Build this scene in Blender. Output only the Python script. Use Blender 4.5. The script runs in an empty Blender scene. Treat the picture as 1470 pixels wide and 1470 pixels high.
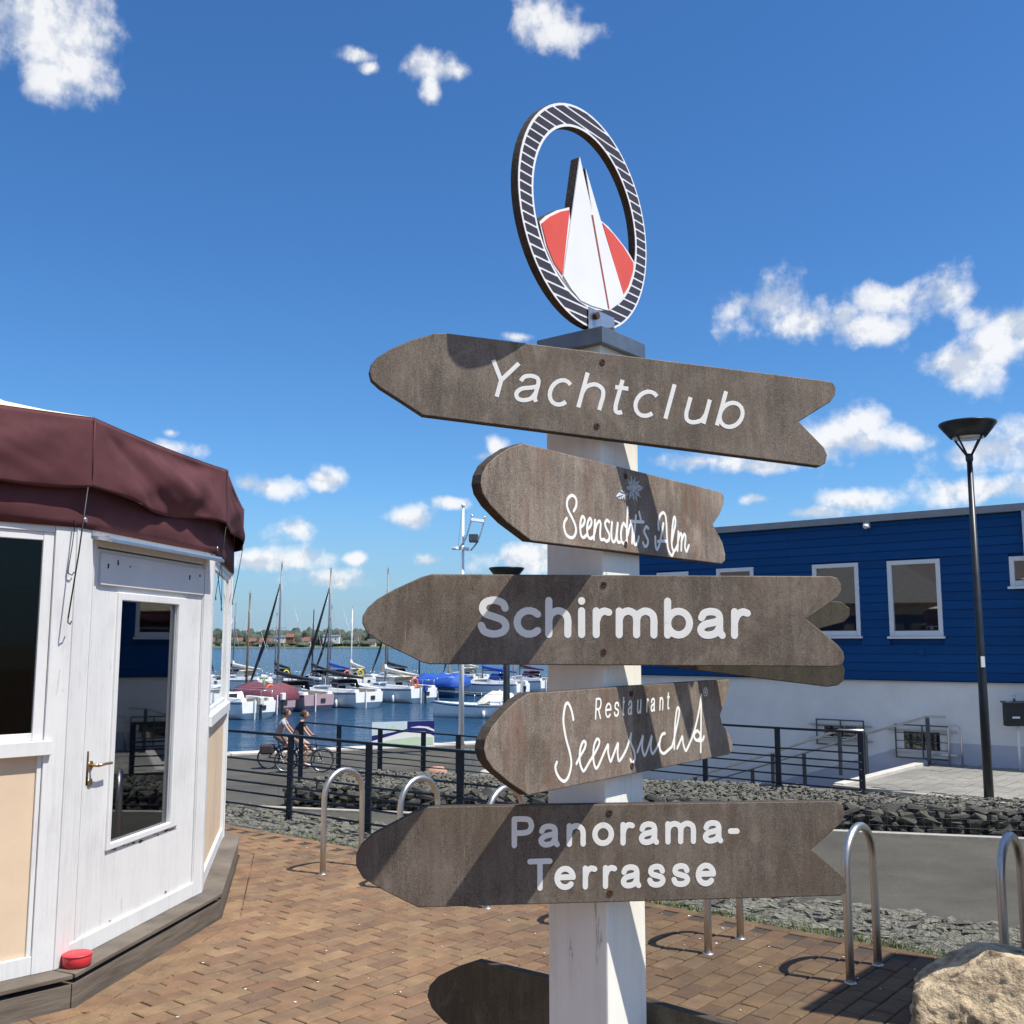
import bpy, bmesh, math, random
from mathutils import Vector, Matrix, noise as mnoise
random.seed(7)
R = math.radians
sc = bpy.context.scene
COL = sc.collection

# ------------------------------------------------------------------ camera
CAM_H = 1.6
TH = math.atan(190 / 1470)          # pitch upwards
cam = bpy.data.cameras.new('camera')
cam.lens = 36.0; cam.sensor_width = 36.0; cam.sensor_fit = 'HORIZONTAL'
cam.clip_start = 0.05; cam.clip_end = 8000
camo = bpy.data.objects.new('camera', cam); COL.objects.link(camo)
camo.location = (0, 0, CAM_H); camo.rotation_euler = (R(90) + TH, 0, 0)
sc.camera = camo

# ------------------------------------------------------------------ sun, exposure
SUN = Vector((.4143, -.2111, .8854)).normalized()
sl = bpy.data.lights.new('sun', 'SUN'); sl.energy = 5.0; sl.angle = R(.53); sl.color = (1, .95, .87)
so = bpy.data.objects.new('sun', sl); COL.objects.link(so)
so.rotation_euler = (-SUN).to_track_quat('-Z', 'Y').to_euler(); so.location = (10, -10, 30)
vs = sc.view_settings
vs.view_transform = 'Standard'; vs.look = 'None'; vs.exposure = 0.36; vs.gamma = 1.0; vs.use_curve_mapping = False
sc.cycles.max_bounces = 6; sc.cycles.diffuse_bounces = 3; sc.cycles.transparent_max_bounces = 10
sc.cycles.use_adaptive_sampling = True; sc.cycles.adaptive_threshold = .02

# pixel measurements of the photograph (1470 px square) turned into points of the place
CT, ST = math.cos(TH), math.sin(TH)
EYE = Vector((0, 0, CAM_H))
def ray(px, py):
    u = (px - 735) / 1470; v = (735 - py) / 1470
    return Vector((u, CT - v * ST, ST + v * CT))
def on_plane(px, py, P, n):
    d = ray(px, py); return EYE + d * ((P - EYE).dot(n) / d.dot(n))
def on_z(px, py, z):
    d = ray(px, py); return EYE + d * ((z - CAM_H) / d.z)
def at_y(px, py, Y):
    d = ray(px, py); return EYE + d * (Y / d.y)
def proj(p):
    q = Vector(p) - EYE; yc = q.y * CT + q.z * ST; zc = -q.y * ST + q.z * CT
    return (735 + 1470 * q.x / yc, 735 - 1470 * zc / yc) if yc > .05 else (-1e4, -1e4)

# ------------------------------------------------------------------ world: sky with fair-weather clouds
w = bpy.data.worlds.new('World'); sc.world = w; w.use_nodes = True
w.cycles.sampling_method = 'MANUAL'; w.cycles.sample_map_resolution = 256
nt = w.node_tree; N = nt.nodes; Lk = nt.links
N.clear()
def nd(tree, t, **kw):
    n = tree.nodes.new(t)
    for k, v in kw.items():
        if k == 'ins':
            for i, x in v.items(): n.inputs[i].default_value = x
        else: setattr(n, k, v)
    return n
out = nd(nt, 'ShaderNodeOutputWorld'); bg = nd(nt, 'ShaderNodeBackground')
sky = nd(nt, 'ShaderNodeTexSky', sky_type='NISHITA')
sky.sun_disc = False; sky.sun_elevation = math.asin(SUN.z); sky.sun_rotation = math.atan2(SUN.x, SUN.y)
sky.altitude = 100; sky.air_density = 1.0; sky.dust_density = .35; sky.ozone_density = 3.2
SKY_K = .095
bg.inputs[1].default_value = SKY_K
hs0 = nd(nt, 'ShaderNodeHueSaturation', ins={0: .5, 1: 1.14, 2: 1.0})
Lk.new(sky.outputs[0], hs0.inputs['Color'])
hs = nd(nt, 'ShaderNodeVectorMath', operation='MULTIPLY'); hs.inputs[1].default_value = (.67, .985, 1.24); Lk.new(hs0.outputs[0], hs.inputs[0])
tc = nd(nt, 'ShaderNodeTexCoord'); sx = nd(nt, 'ShaderNodeSeparateXYZ'); Lk.new(tc.outputs['Generated'], sx.inputs[0])
def wm(op, a, b=None, c=None, clamp=False):
    n = nd(nt, 'ShaderNodeMath', operation=op); n.use_clamp = clamp
    for i, x in enumerate((a, b, c)):
        if x is None: continue
        if isinstance(x, (int, float)): n.inputs[i].default_value = x
        else: Lk.new(x, n.inputs[i])
    return n.outputs[0]
az = wm('ARCTAN2', sx.outputs[0], sx.outputs[1]); el = wm('ARCSINE', sx.outputs[2])
cv = nd(nt, 'ShaderNodeCombineXYZ'); Lk.new(az, cv.inputs[0]); Lk.new(el, cv.inputs[1])
# domain warp for ragged outlines
nz1 = nd(nt, 'ShaderNodeTexNoise', ins={'Scale': 19.0, 'Detail': 6.0, 'Roughness': .56}); nz1.noise_dimensions = '2D'; Lk.new(cv.outputs[0], nz1.inputs[0])
nz3 = nd(nt, 'ShaderNodeTexNoise', ins={'Scale': 5.0, 'Detail': 4.0, 'Roughness': .62}); nz3.noise_dimensions = '2D'; Lk.new(cv.outputs[0], nz3.inputs[0])
CLOUDS = [(30, 25, 62, 44), (88, 88, 46, 44), (112, 58, 46, 48), (90, 40, 60, 40), (780, 12, 44, 30), (800, 50, 42, 20), (845, 48, 22, 12),
 (608, 95, 36, 14), (648, 98, 28, 13), (616, 126, 12, 16), (518, 80, 26, 8), (532, 96, 16, 8),
 (1062, 434, 36, 26), (1098, 440, 54, 34), (1152, 464, 56, 28), (1238, 470, 46, 20), (1210, 455, 22, 18),
 (1276, 426, 44, 20), (1365, 428, 40, 30), (1395, 452, 28, 20), (1375, 522, 58, 30), (1432, 498, 50, 36), (1480, 478, 50, 36), 
 (1230, 600, 34, 30), (1195, 630, 50, 30), (1250, 642, 40, 24), (1310, 632, 52, 20), (1405, 648, 74, 24), (1480, 640, 50, 26), (1005, 662, 76, 13), (1095, 668, 60, 12),
 (1400, 704, 72, 17), (1480, 700, 50, 18), (1224, 718, 40, 13), (1168, 736, 42, 9), (1090, 716, 26, 8), 
 (390, 700, 46, 18), (352, 696, 24, 12), (470, 690, 28, 16), (425, 758, 36, 18), (586, 745, 32, 16), (236, 642, 34, 12), (616, 804, 26, 9), (368, 806, 34, 12),
 (440, 800, 40, 18), (470, 832, 46, 14), (506, 802, 15, 8), (708, 640, 16, 17), (690, 656, 20, 12), (760, 800, 74, 19), (652, 722, 22, 8), (750, 484, 28, 7), (246, 622, 12, 7)]
fld = None
for (px, py, rx, ry) in CLOUDS:
    d = ray(px, py).normalized()
    a0, e0 = math.atan2(d.x, d.y), math.asin(d.z)
    k = 1470 * d.y * .95
    ia, ie = k / rx * .92, k / ry * .92
    m = nd(nt, 'ShaderNodeVectorMath', operation='MULTIPLY_ADD')
    m.inputs[1].default_value = (ia, ie, 0); m.inputs[2].default_value = (-a0 * ia, -e0 * ie, 0)
    Lk.new(cv.outputs[0], m.inputs[0])
    l = nd(nt, 'ShaderNodeVectorMath', operation='LENGTH'); Lk.new(m.outputs[0], l.inputs[0])
    fld = l.outputs['Value'] if fld is None else wm('MINIMUM', fld, l.outputs['Value'])
# ragged edge
f2 = wm('ADD', fld, wm('MULTIPLY', wm('SUBTRACT', nz1.outputs[0], .5), 2.9))
mr = nd(nt, 'ShaderNodeMapRange', interpolation_type='SMOOTHSTEP', ins={1: 1.10, 2: .05, 3: 0.0, 4: 1.0}); Lk.new(f2, mr.inputs[0])
# unseen clouds outside the view, denser than in it to add neutral fill light
mo = nd(nt, 'ShaderNodeMapRange', interpolation_type='SMOOTHSTEP', ins={1: .52, 2: .66, 3: 0.0, 4: 1.0})
Lk.new(nz3.outputs[0], mo.inputs[0])
oa = nd(nt, 'ShaderNodeMapRange', interpolation_type='SMOOTHSTEP', ins={1: .55, 2: .75, 3: 0.0, 4: 1.0}); Lk.new(wm('ABSOLUTE', az), oa.inputs[0])
oe = nd(nt, 'ShaderNodeMapRange', interpolation_type='SMOOTHSTEP', ins={1: .66, 2: .8, 3: 0.0, 4: 1.0}); Lk.new(el, oe.inputs[0])
outm = wm('MULTIPLY', mo.outputs[0], wm('MAXIMUM', oa.outputs[0], oe.outputs[0]))
mask = wm('MULTIPLY', wm('MAXIMUM', mr.outputs[0], outm), .90)
# sunlit tops and greyer shaded sides put into the cloud colour
nz4 = nd(nt, 'ShaderNodeTexNoise', ins={'Scale': 20.0, 'Detail': 4.0, 'Roughness': .6}); nz4.noise_dimensions = '2D'
of = nd(nt, 'ShaderNodeVectorMath', operation='ADD'); of.inputs[1].default_value = (.003, .008, 0); Lk.new(cv.outputs[0], of.inputs[0]); Lk.new(of.outputs[0], nz4.inputs[0])
rel = wm('ADD', wm('SUBTRACT', nz4.outputs[0], nz1.outputs[0]), wm('MULTIPLY', wm('SUBTRACT', .75, fld), -.03))
tone = nd(nt, 'ShaderNodeMapRange', ins={1: -.10, 2: .05, 3: 0.0, 4: 1.0}); Lk.new(rel, tone.inputs[0])
cmix = nd(nt, 'ShaderNodeMix', data_type='RGBA'); Lk.new(tone.outputs[0], cmix.inputs[0])
cmix.inputs[6].default_value = (5.2, 5.7, 6.5, 1); cmix.inputs[7].default_value = (8.2, 8.2, 8.2, 1)
hz = nd(nt, 'ShaderNodeMapRange', interpolation_type='SMOOTHSTEP', ins={1: .16, 2: -.02, 3: 0.0, 4: .85}); Lk.new(el, hz.inputs[0])
hm = nd(nt, 'ShaderNodeMix', data_type='RGBA'); Lk.new(hz.outputs[0], hm.inputs[0]); Lk.new(hs.outputs[0], hm.inputs[6]); hm.inputs[7].default_value = (2.65, 3.85, 5.3, 1)
fm = nd(nt, 'ShaderNodeMix', data_type='RGBA'); Lk.new(mask, fm.inputs[0]); Lk.new(hm.outputs[2], fm.inputs[6]); Lk.new(cmix.outputs[2], fm.inputs[7])
Lk.new(fm.outputs[2], bg.inputs[0]); Lk.new(bg.outputs[0], out.inputs[0])

# ------------------------------------------------------------------ materials
MATS = {}
def newmat(name):
    m = bpy.data.materials.new(name); m.use_nodes = True
    t = m.node_tree; b = t.nodes['Principled BSDF']; MATS[name] = m
    return m, t, b
def L(t, a, b): t.links.new(a, b)
def ramp(t, fac, stops):
    r = t.nodes.new('ShaderNodeValToRGB'); L(t, fac, r.inputs[0])
    e = r.color_ramp.elements
    while len(e) < len(stops): e.new(.5)
    for i, (p, c) in enumerate(stops): e[i].position = p; e[i].color = (*c, 1)
    return r.outputs[0]
def tnoise(t, scale, detail=6, rough=.6, stretch=None, coord='Object', dist=0):
    tcn = t.nodes.new('ShaderNodeTexCoord'); v = tcn.outputs[coord]
    if coord == 'World':
        pass
    if stretch:
        mp = t.nodes.new('ShaderNodeMapping'); mp.inputs['Scale'].default_value = stretch; L(t, v, mp.inputs[0]); v = mp.outputs[0]
    n = t.nodes.new('ShaderNodeTexNoise'); n.inputs['Scale'].default_value = scale; n.inputs['Detail'].default_value = detail
    n.inputs['Roughness'].default_value = rough; n.inputs['Distortion'].default_value = dist; L(t, v, n.inputs[0])
    return n.outputs[0]
def mixc(t, fac, a, b, mode='MIX'):
    m = t.nodes.new('ShaderNodeMix'); m.data_type = 'RGBA'; m.blend_type = mode
    for i, x in ((0, fac), (6, a), (7, b)):
        if isinstance(x, (int, float)): m.inputs[i].default_value = x
        elif isinstance(x, tuple): m.inputs[i].default_value = (*x, 1)
        else: L(t, x, m.inputs[i])
    return m.outputs[2]
def mth(t, op, a, b=0.0, clamp=False):
    n = t.nodes.new('ShaderNodeMath'); n.operation = op; n.use_clamp = clamp
    for i, x in enumerate((a, b)):
        if isinstance(x, (int, float)): n.inputs[i].default_value = x
        else: L(t, x, n.inputs[i])
    return n.outputs[0]
def bump(t, b, h, strength=.3, dist=.01):
    n = t.nodes.new('ShaderNodeBump'); n.inputs['Strength'].default_value = strength; n.inputs['Distance'].default_value = dist
    L(t, h, n.inputs['Height']); L(t, n.outputs[0], b.inputs['Normal'])
def simple(name, c, c2=None, scale=8, rough=.6, metal=0, bs=0, bscale=40, bdist=.005, stretch=None, spec=.5, contrast=(.35, .65)):
    m, t, b = newmat(name)
    c2 = c2 or tuple(x * .8 for x in c)
    n = tnoise(t, scale, 7, .62, stretch)
    L(t, ramp(t, n, [(contrast[0], c2), (contrast[1], c)]), b.inputs['Base Color'])
    b.inputs['Roughness'].default_value = rough; b.inputs['Metallic'].default_value = metal
    b.inputs['Specular IOR Level'].default_value = spec
    if bs: bump(t, b, tnoise(t, bscale, 6, .6, stretch), bs, bdist)
    return m

def mk_board(name, dark, lite, stain):
    m, t, b = newmat(name)
    big = tnoise(t, 5, 5, .6)
    streak = tnoise(t, 60, 5, .65, (1, 1, .1))
    speck = tnoise(t, 330, 3, .7)
    blot = tnoise(t, 22, 8, .7, (1, 1, .5))
    f = mth(t, 'ADD', mth(t, 'MULTIPLY', streak, .33), mth(t, 'MULTIPLY', big, .50))
    f = mth(t, 'ADD', f, mth(t, 'MULTIPLY', mth(t, 'SUBTRACT', speck, .5), .85))
    f = mth(t, 'ADD', f, mth(t, 'MULTIPLY', mth(t, 'SUBTRACT', blot, .5), .4))
    col = ramp(t, f, [(.28, dark), (.42, tuple((a + c) / 2 for a, c in zip(dark, lite))), (.56, lite), (.7, tuple(min(1, x * 1.25) for x in lite))])
    oi = t.nodes.new('ShaderNodeObjectInfo'); rnd = oi.outputs['Random']
    st = ramp(t, tnoise(t, 9, 8, .72, (1, 1, .35), dist=.7), [(.50, (0, 0, 0)), (.68, (1, 1, 1))])
    col = mixc(t, mth(t, 'MULTIPLY', st, .7), col, stain)
    pale = ramp(t, tnoise(t, 6.5, 8, .75, (1, 1, .6), dist=.9), [(.53, (0, 0, 0)), (.72, (1, 1, 1))])
    col = mixc(t, mth(t, 'MULTIPLY', pale, .65), col, tuple(min(1, x * 1.55) for x in lite))
    dk = ramp(t, tnoise(t, 40, 7, .78, (1, 1, .18)), [(.60, (0, 0, 0)), (.72, (1, 1, 1))])
    col = mixc(t, mth(t, 'MULTIPLY', dk, .55), col, tuple(x * .35 for x in dark))
    drip = ramp(t, tnoise(t, 13, 5, .6, (1, 1, .02)), [(.60, (0, 0, 0)), (.70, (1, 1, 1))])
    col = mixc(t, mth(t, 'MULTIPLY', drip, .35), col, tuple(x * .7 for x in dark))
    sc_ = ramp(t, tnoise(t, 120, 3, .6, (1, 1, .035)), [(.70, (0, 0, 0)), (.73, (1, 1, 1))])
    col = mixc(t, mth(t, 'MULTIPLY', sc_, .5), col, tuple(min(1, x * 1.9) for x in lite))
    br = t.nodes.new('ShaderNodeMapRange'); br.inputs[3].default_value = .88; br.inputs[4].default_value = 1.14; L(t, rnd, br.inputs[0])
    hsv = t.nodes.new('ShaderNodeHueSaturation'); L(t, br.outputs[0], hsv.inputs['Value']); L(t, col, hsv.inputs['Color']); col = hsv.outputs[0]
    L(t, col, b.inputs['Base Color']); b.inputs['Roughness'].default_value = .62; b.inputs['Specular IOR Level'].default_value = .35
    bump(t, b, mth(t, 'ADD', mth(t, 'MULTIPLY', speck, .6), streak), .35, .002)
    return m
mk_board('board', (.092, .071, .052), (.222, .182, .140), (.135, .095, .066))
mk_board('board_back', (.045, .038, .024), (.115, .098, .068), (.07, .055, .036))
mk_board('board_warm', (.105, .080, .060), (.275, .228, .182), (.18, .095, .060))
def mk_edge():
    m, t, b = newmat('board_edge')
    n = tnoise(t, 90, 5, .7); n2 = tnoise(t, 8, 5, .6)
    L(t, ramp(t, mth(t, 'ADD', mth(t, 'MULTIPLY', n, .6), mth(t, 'MULTIPLY', n2, .4)), [(.35, (.018, .013, .010)), (.65, (.075, .058, .042))]), b.inputs['Base Color'])
    b.inputs['Roughness'].default_value = .85; bump(t, b, n, .5, .003)
mk_edge()
def mk_paint(name, c, dirt, crack=.5, rough=.45):
    m, t, b = newmat(name)
    g = tnoise(t, 55, 6, .7, (1, 1, .05)); big = tnoise(t, 3, 6, .65); fine = tnoise(t, 160, 4, .6, (1, 1, .12))
    f = mth(t, 'ADD', mth(t, 'MULTIPLY', g, .5), mth(t, 'MULTIPLY', big, .5))
    col = ramp(t, f, [(.30, tuple(x * .80 for x in c)), (.5, c), (.7, tuple(min(.9, x * 1.05) for x in c))])
    cr = ramp(t, tnoise(t, 26, 8, .75, (1, 1, .16), dist=.4), [(.615, (0, 0, 0)), (.68, (1, 1, 1))])
    col = mixc(t, mth(t, 'MULTIPLY', cr, crack), col, dirt)
    gm = ramp(t, tnoise(t, 4.5, 8, .72, (1, 1, .45), dist=.5), [(.54, (0, 0, 0)), (.74, (1, 1, 1))])
    col = mixc(t, mth(t, 'MULTIPLY', gm, .30), col, tuple(x * .62 + y * .2 for x, y in zip(c, dirt)))
    L(t, col, b.inputs['Base Color']); b.inputs['Roughness'].default_value = rough
    bump(t, b, mth(t, 'ADD', g, fine), .25, .002)
mk_paint('post_paint', (.87, .85, .76), (.13, .115, .10), .75)
mk_paint('hut_white', (.70, .70, .685), (.25, .22, .18), .40, .4)
simple('hut_white_clean', (.70, .70, .69), (.64, .64, .63), 5, .4, bs=.1, bscale=60, bdist=.002)
simple('cream_panel', (.70, .545, .38), (.60, .46, .32), 2.2, .6, bs=.12, bscale=180, bdist=.002)
simple('letter_white', (.90, .89, .83), (.86, .85, .79), 30, .35)
simple('letter_outline', (.62, .64, .66), (.5, .52, .54), 60, .4)
simple('emblem_white', (.82, .82, .82), (.78, .78, .78), 10, .35)
simple('emblem_red', (.72, .095, .055), (.66, .08, .045), 10, .4)
simple('emblem_line', (.35, .08, .06), (.30, .07, .05), 10, .4)
simple('emblem_dark', (.050, .036, .038), (.038, .028, .03), 30, .4)
simple('zinc', (.24, .27, .29), (.14, .165, .185), 9, .42, .75, bs=.08, bscale=40)
simple('galvanised', (.55, .56, .57), (.42, .43, .45), 25, .35, .9)
simple('steel', (.60, .57, .53), (.50, .48, .45), 14, .40, 1.0, stretch=(1, 1, .2))
simple('rust', (.10, .045, .025), (.04, .02, .015), 90, .8)
simple('rail_steel', (.030, .038, .055), (.020, .026, .040), 14, .45, .25, bs=.06, bscale=80)
simple('rail_grey', (.12, .13, .145), (.085, .092, .105), 10, .4, .5)
simple('lamp_metal', (.030, .036, .042), (.018, .022, .027), 6, .38, .3)
simple('lamp_lens', (.62, .66, .68), (.55, .58, .6), 6, .3)
simple('black', (.012, .012, .013), None, 10, .5)
simple('rubber', (.02, .02, .02), None, 10, .8)
simple('dark_interior', (.035, .022, .014), (.02, .014, .010), 4, .8)
simple('fabric_dark', (.115, .042, .046), (.085, .031, .035), 6, .85, bs=.25, bscale=500, bdist=.001, spec=.2)
simple('fabric_cream', (.78, .66, .46), (.72, .60, .41), 6, .8, bs=.1, bscale=300, bdist=.001, spec=.2)
simple('plinth_wood', (.175, .145, .112), (.085, .068, .052), 12, .75, bs=.4, bscale=40, bdist=.004, stretch=(.25, .25, 3))
simple('brass', (.55, .42, .22), (.4, .3, .15), 30, .3, .9)
simple('red_plastic', (.62, .035, .045), (.52, .03, .04), 30, .4)
simple('kerb_stone', (.40, .37, .32), (.30, .28, .24), 12, .85, bs=.3, bscale=80)
simple('coping', (.56, .54, .49), (.45, .43, .39), 4, .8, bs=.2, bscale=30)
simple('alu', (.62, .64, .66), (.54, .56, .58), 10, .3, .85)
simple('white_gloss', (.78, .79, .80), (.72, .73, .74), 4, .3)
simple('render_white', (.86, .84, .80), (.76, .74, .70), 1.4, .8, bs=.2, bscale=160, bdist=.004)
simple('render_plinth', (.56, .55, .60), (.50, .49, .54), 1.4, .8, bs=.2, bscale=160, bdist=.004)
simple('fascia_grey', (.30, .31, .33), (.25, .26, .28), 3, .45, .4)
simple('window_white', (.80, .80, .81), (.76, .76, .77), 3, .35)
simple('boulder', (.56, .44, .28), (.13, .085, .05), 6.5, .85, bs=1.0, bscale=34, bdist=.025, contrast=(.38, .55))
simple('pink_stone', (.46, .26, .18), (.36, .20, .14), 12, .85, bs=.5, bscale=40)
simple('sand_bed', (.060, .046, .033), (.035, .028, .021), 60, .95)
simple('petal', (.75, .68, .66), None, 10, .7)
simple('navy', (.015, .02, .15), (.013, .018, .13), 4, .4)
simple('pale_green', (.55, .70, .50), (.5, .65, .45), 6, .4)
simple('pale_blue', (.60, .72, .74), (.55, .67, .70), 6, .4)
simple('hull_white', (.86, .86, .83), (.78, .78, .76), 2, .28)
simple('hull_cream', (.70, .68, .56), (.60, .58, .48), 2, .35)
simple('hull_blue', (.05, .09, .17), (.04, .08, .15), 2, .3)
simple('hull_rose', (.42, .30, .33), (.38, .27, .30), 2, .3)
simple('antifoul', (.03, .035, .05), None, 3, .6)
simple('mast_alu', (.20, .205, .21), (.15, .155, .16), 6, .45, .35)
simple('mast_brown', (.17, .105, .05), None, 6, .5)
simple('mast_white', (.75, .75, .75), None, 6, .4)
simple('furl_dark', (.018, .022, .032), None, 12, .8)
simple('tarp_blue', (.012, .085, .42), (.010, .07, .34), 5, .7, bs=.4, bscale=8, bdist=.05)
simple('tarp_wine', (.17, .045, .065), (.13, .035, .05), 5, .75, bs=.4, bscale=8, bdist=.05)
simple('tarp_cream', (.68, .65, .56), (.56, .53, .46), 5, .8, bs=.5, bscale=8, bdist=.05)
simple('tarp_purple', (.12, .05, .10), None, 5, .8)
simple('buoy_orange', (.80, .16, .04), None, 8, .5)
simple('buoy_yellow', (.80, .62, .03), None, 8, .5)
simple('flag_green', (.25, .55, .15), None, 8, .6)
simple('wire_line', (.45, .47, .5), None, 8, .4, .6)
simple('skin', (.52, .30, .20), (.46, .26, .17), 20, .55)
simple('hair_brown', (.07, .04, .025), None, 60, .6)
simple('shirt_grey', (.42, .42, .43), (.34, .34, .36), 60, .85)
simple('shirt_navy', (.03, .035, .06), None, 60, .85)
simple('shorts_taupe', (.24, .18, .15), (.14, .10, .09), 30, .85)
simple('shorts_pink', (.50, .36, .32), (.36, .24, .22), 30, .85)
simple('shoe_white', (.7, .7, .7), None, 30, .6)
simple('bag_dark', (.05, .035, .04), None, 30, .7)
simple('grass', (.13, .17, .03), (.07, .10, .02), 40, .8)
simple('far_tree', (.075, .096, .062), (.042, .060, .044), .07, .9)  # greens greyed and lightened, distance haze is put into the colour
simple('far_grass', (.10, .13, .045), (.07, .10, .04), .02, .9)
simple('roof_red', (.22, .095, .06), (.17, .075, .05), .5, .8)
simple('roof_dark', (.10, .085, .08), (.07, .06, .058), .5, .8)
simple('brick_far', (.22, .12, .085), None, .5, .85)
simple('wall_cream', (.70, .62, .50), None, .5, .85)
simple('wall_pale', (.74, .73, .70), None, .5, .85)
simple('wire_mesh', (.20, .20, .195), (.12, .12, .12), 30, .45, .7)

def mk_siding():
    m, t, b = newmat('siding_blue')
    oi = t.nodes.new('ShaderNodeObjectInfo')
    n = tnoise(t, 4, 6, .6, (1, 1, 6))
    c = ramp(t, mth(t, 'ADD', mth(t, 'MULTIPLY', n, .7), mth(t, 'MULTIPLY', oi.outputs['Random'], .3)), [(.25, (.002, .054, .178)), (.75, (.003, .071, .228))])
    L(t, c, b.inputs['Base Color']); b.inputs['Roughness'].default_value = .6; b.inputs['Specular IOR Level'].default_value = .2
    bump(t, b, tnoise(t, 120, 4, .6, (.1, .1, 1)), .15, .003)
mk_siding()
def mk_glass(name, base, spec, rough=.02):
    m, t, b = newmat(name)
    b.inputs['Base Color'].default_value = (*base, 1); b.inputs['Roughness'].default_value = rough; b.inputs['Specular IOR Level'].default_value = spec
    bump(t, b, tnoise(t, 1.3, 2, .4), .02, .02)
mk_glass('dark_glass', (.014, .016, .018), 1.0); MATS['dark_glass'].node_tree.nodes['Principled BSDF'].inputs['IOR'].default_value = 2.1
def mk_clear():
    m, t, b = newmat('clear_glass'); t.nodes.remove(b)
    o = t.nodes['Material Output']; tr = t.nodes.new('ShaderNodeBsdfTransparent'); tr.inputs[0].default_value = (.80, .84, .84, 1)
    gl = t.nodes.new('ShaderNodeBsdfGlossy'); gl.inputs['Roughness'].default_value = .015; gl.inputs[0].default_value = (.95, .97, 1, 1)
    fr = t.nodes.new('ShaderNodeFresnel'); fr.inputs[0].default_value = 1.75
    mx = t.nodes.new('ShaderNodeMixShader'); L(t, mth(t, 'MULTIPLY', fr.outputs[0], 1.7, True), mx.inputs[0]); L(t, tr.outputs[0], mx.inputs[1]); L(t, gl.outputs[0], mx.inputs[2])
    L(t, mx.outputs[0], o.inputs[0])
mk_clear()
def mk_window():
    m, t, b = newmat('window_glass'); t.nodes.remove(b)
    o = t.nodes['Material Output']; tr = t.nodes.new('ShaderNodeBsdfTransparent'); tr.inputs[0].default_value = (.62, .64, .62, 1)
    gl = t.nodes.new('ShaderNodeBsdfGlossy'); gl.inputs['Roughness'].default_value = .015
    fr = t.nodes.new('ShaderNodeFresnel'); fr.inputs[0].default_value = 1.30
    mx = t.nodes.new('ShaderNodeMixShader'); L(t, fr.outputs[0], mx.inputs[0]); L(t, tr.outputs[0], mx.inputs[1]); L(t, gl.outputs[0], mx.inputs[2]); L(t, mx.outputs[0], o.inputs[0])
mk_window()
EDGE_A = math.atan2(-.635, .772)        # direction of the plaza edge
def mk_paver():
    m, t, b = newmat('paver')
    g = t.nodes.new('ShaderNodeNewGeometry'); mp = t.nodes.new('ShaderNodeMapping'); mp.inputs['Rotation'].default_value = (0, 0, -(EDGE_A + math.pi / 2))
    L(t, g.outputs['Position'], mp.inputs[0])
    s = t.nodes.new('ShaderNodeSeparateXYZ'); L(t, mp.outputs[0], s.inputs[0])
    row = mth(t, 'FLOOR', mth(t, 'DIVIDE', s.outputs[1], .1))
    off = mth(t, 'MULTIPLY', mth(t, 'MODULO', mth(t, 'ABSOLUTE', row), 2.0), .5)
    colm = mth(t, 'FLOOR', mth(t, 'ADD', mth(t, 'DIVIDE', s.outputs[0], .2), off))
    cb = t.nodes.new('ShaderNodeCombineXYZ'); L(t, row, cb.inputs[0]); L(t, colm, cb.inputs[1])
    wn = t.nodes.new('ShaderNodeTexWhiteNoise'); wn.noise_dimensions = '3D'; L(t, cb.outputs[0], wn.inputs['Vector'])
    c = ramp(t, wn.outputs['Value'], [(0, (.168, .107, .069)), (.22, (.220, .128, .073)), (.42, (.244, .164, .090)), (.6, (.244, .146, .084)), (.8, (.190, .125, .077)), (1, (.280, .182, .104))])
    fine = tnoise(t, 260, 4, .7, coord='Generated')
    gp = t.nodes.new('ShaderNodeTexNoise'); gp.inputs['Scale'].default_value = 9; gp.inputs['Detail'].default_value = 7; gp.inputs['Roughness'].default_value = .65; L(t, g.outputs['Position'], gp.inputs[0])
    gs = t.nodes.new('ShaderNodeTexNoise'); gs.inputs['Scale'].default_value = 190; gs.inputs['Detail'].default_value = 3; gs.inputs['Roughness'].default_value = .7; L(t, g.outputs['Position'], gs.inputs[0])
    gb = t.nodes.new('ShaderNodeTexNoise'); gb.inputs['Scale'].default_value = .9; gb.inputs['Detail'].default_value = 5; L(t, g.outputs['Position'], gb.inputs[0])
    c = mixc(t, 1.0, c, ramp(t, gp.outputs[0], [(.3, (.72, .72, .74)), (.7, (1.16, 1.14, 1.1))]), 'MULTIPLY')
    c = mixc(t, 1.0, c, ramp(t, gs.outputs[0], [(.3, (.70, .70, .70)), (.7, (1.25, 1.25, 1.25))]), 'MULTIPLY')
    c = mixc(t, 1.0, c, ramp(t, gb.outputs[0], [(.35, (.82, .84, .86)), (.65, (1.06, 1.04, 1.02))]), 'MULTIPLY')
    sp_ = t.nodes.new('ShaderNodeSeparateXYZ'); L(t, g.outputs['Position'], sp_.inputs[0])      # falloff of the hut's bounced light put into the colour, darker and greyer rightwards
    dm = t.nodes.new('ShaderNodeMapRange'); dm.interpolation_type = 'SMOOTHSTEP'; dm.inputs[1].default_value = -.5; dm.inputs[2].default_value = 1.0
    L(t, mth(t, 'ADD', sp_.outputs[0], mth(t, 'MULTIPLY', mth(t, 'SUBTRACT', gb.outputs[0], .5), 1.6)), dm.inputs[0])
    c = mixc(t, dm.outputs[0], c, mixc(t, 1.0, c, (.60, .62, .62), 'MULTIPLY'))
    L(t, c, b.inputs['Base Color']); b.inputs['Roughness'].default_value = .86; b.inputs['Specular IOR Level'].default_value = .3
    bump(t, b, gs.outputs[0], .4, .003)
mk_paver()
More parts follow.
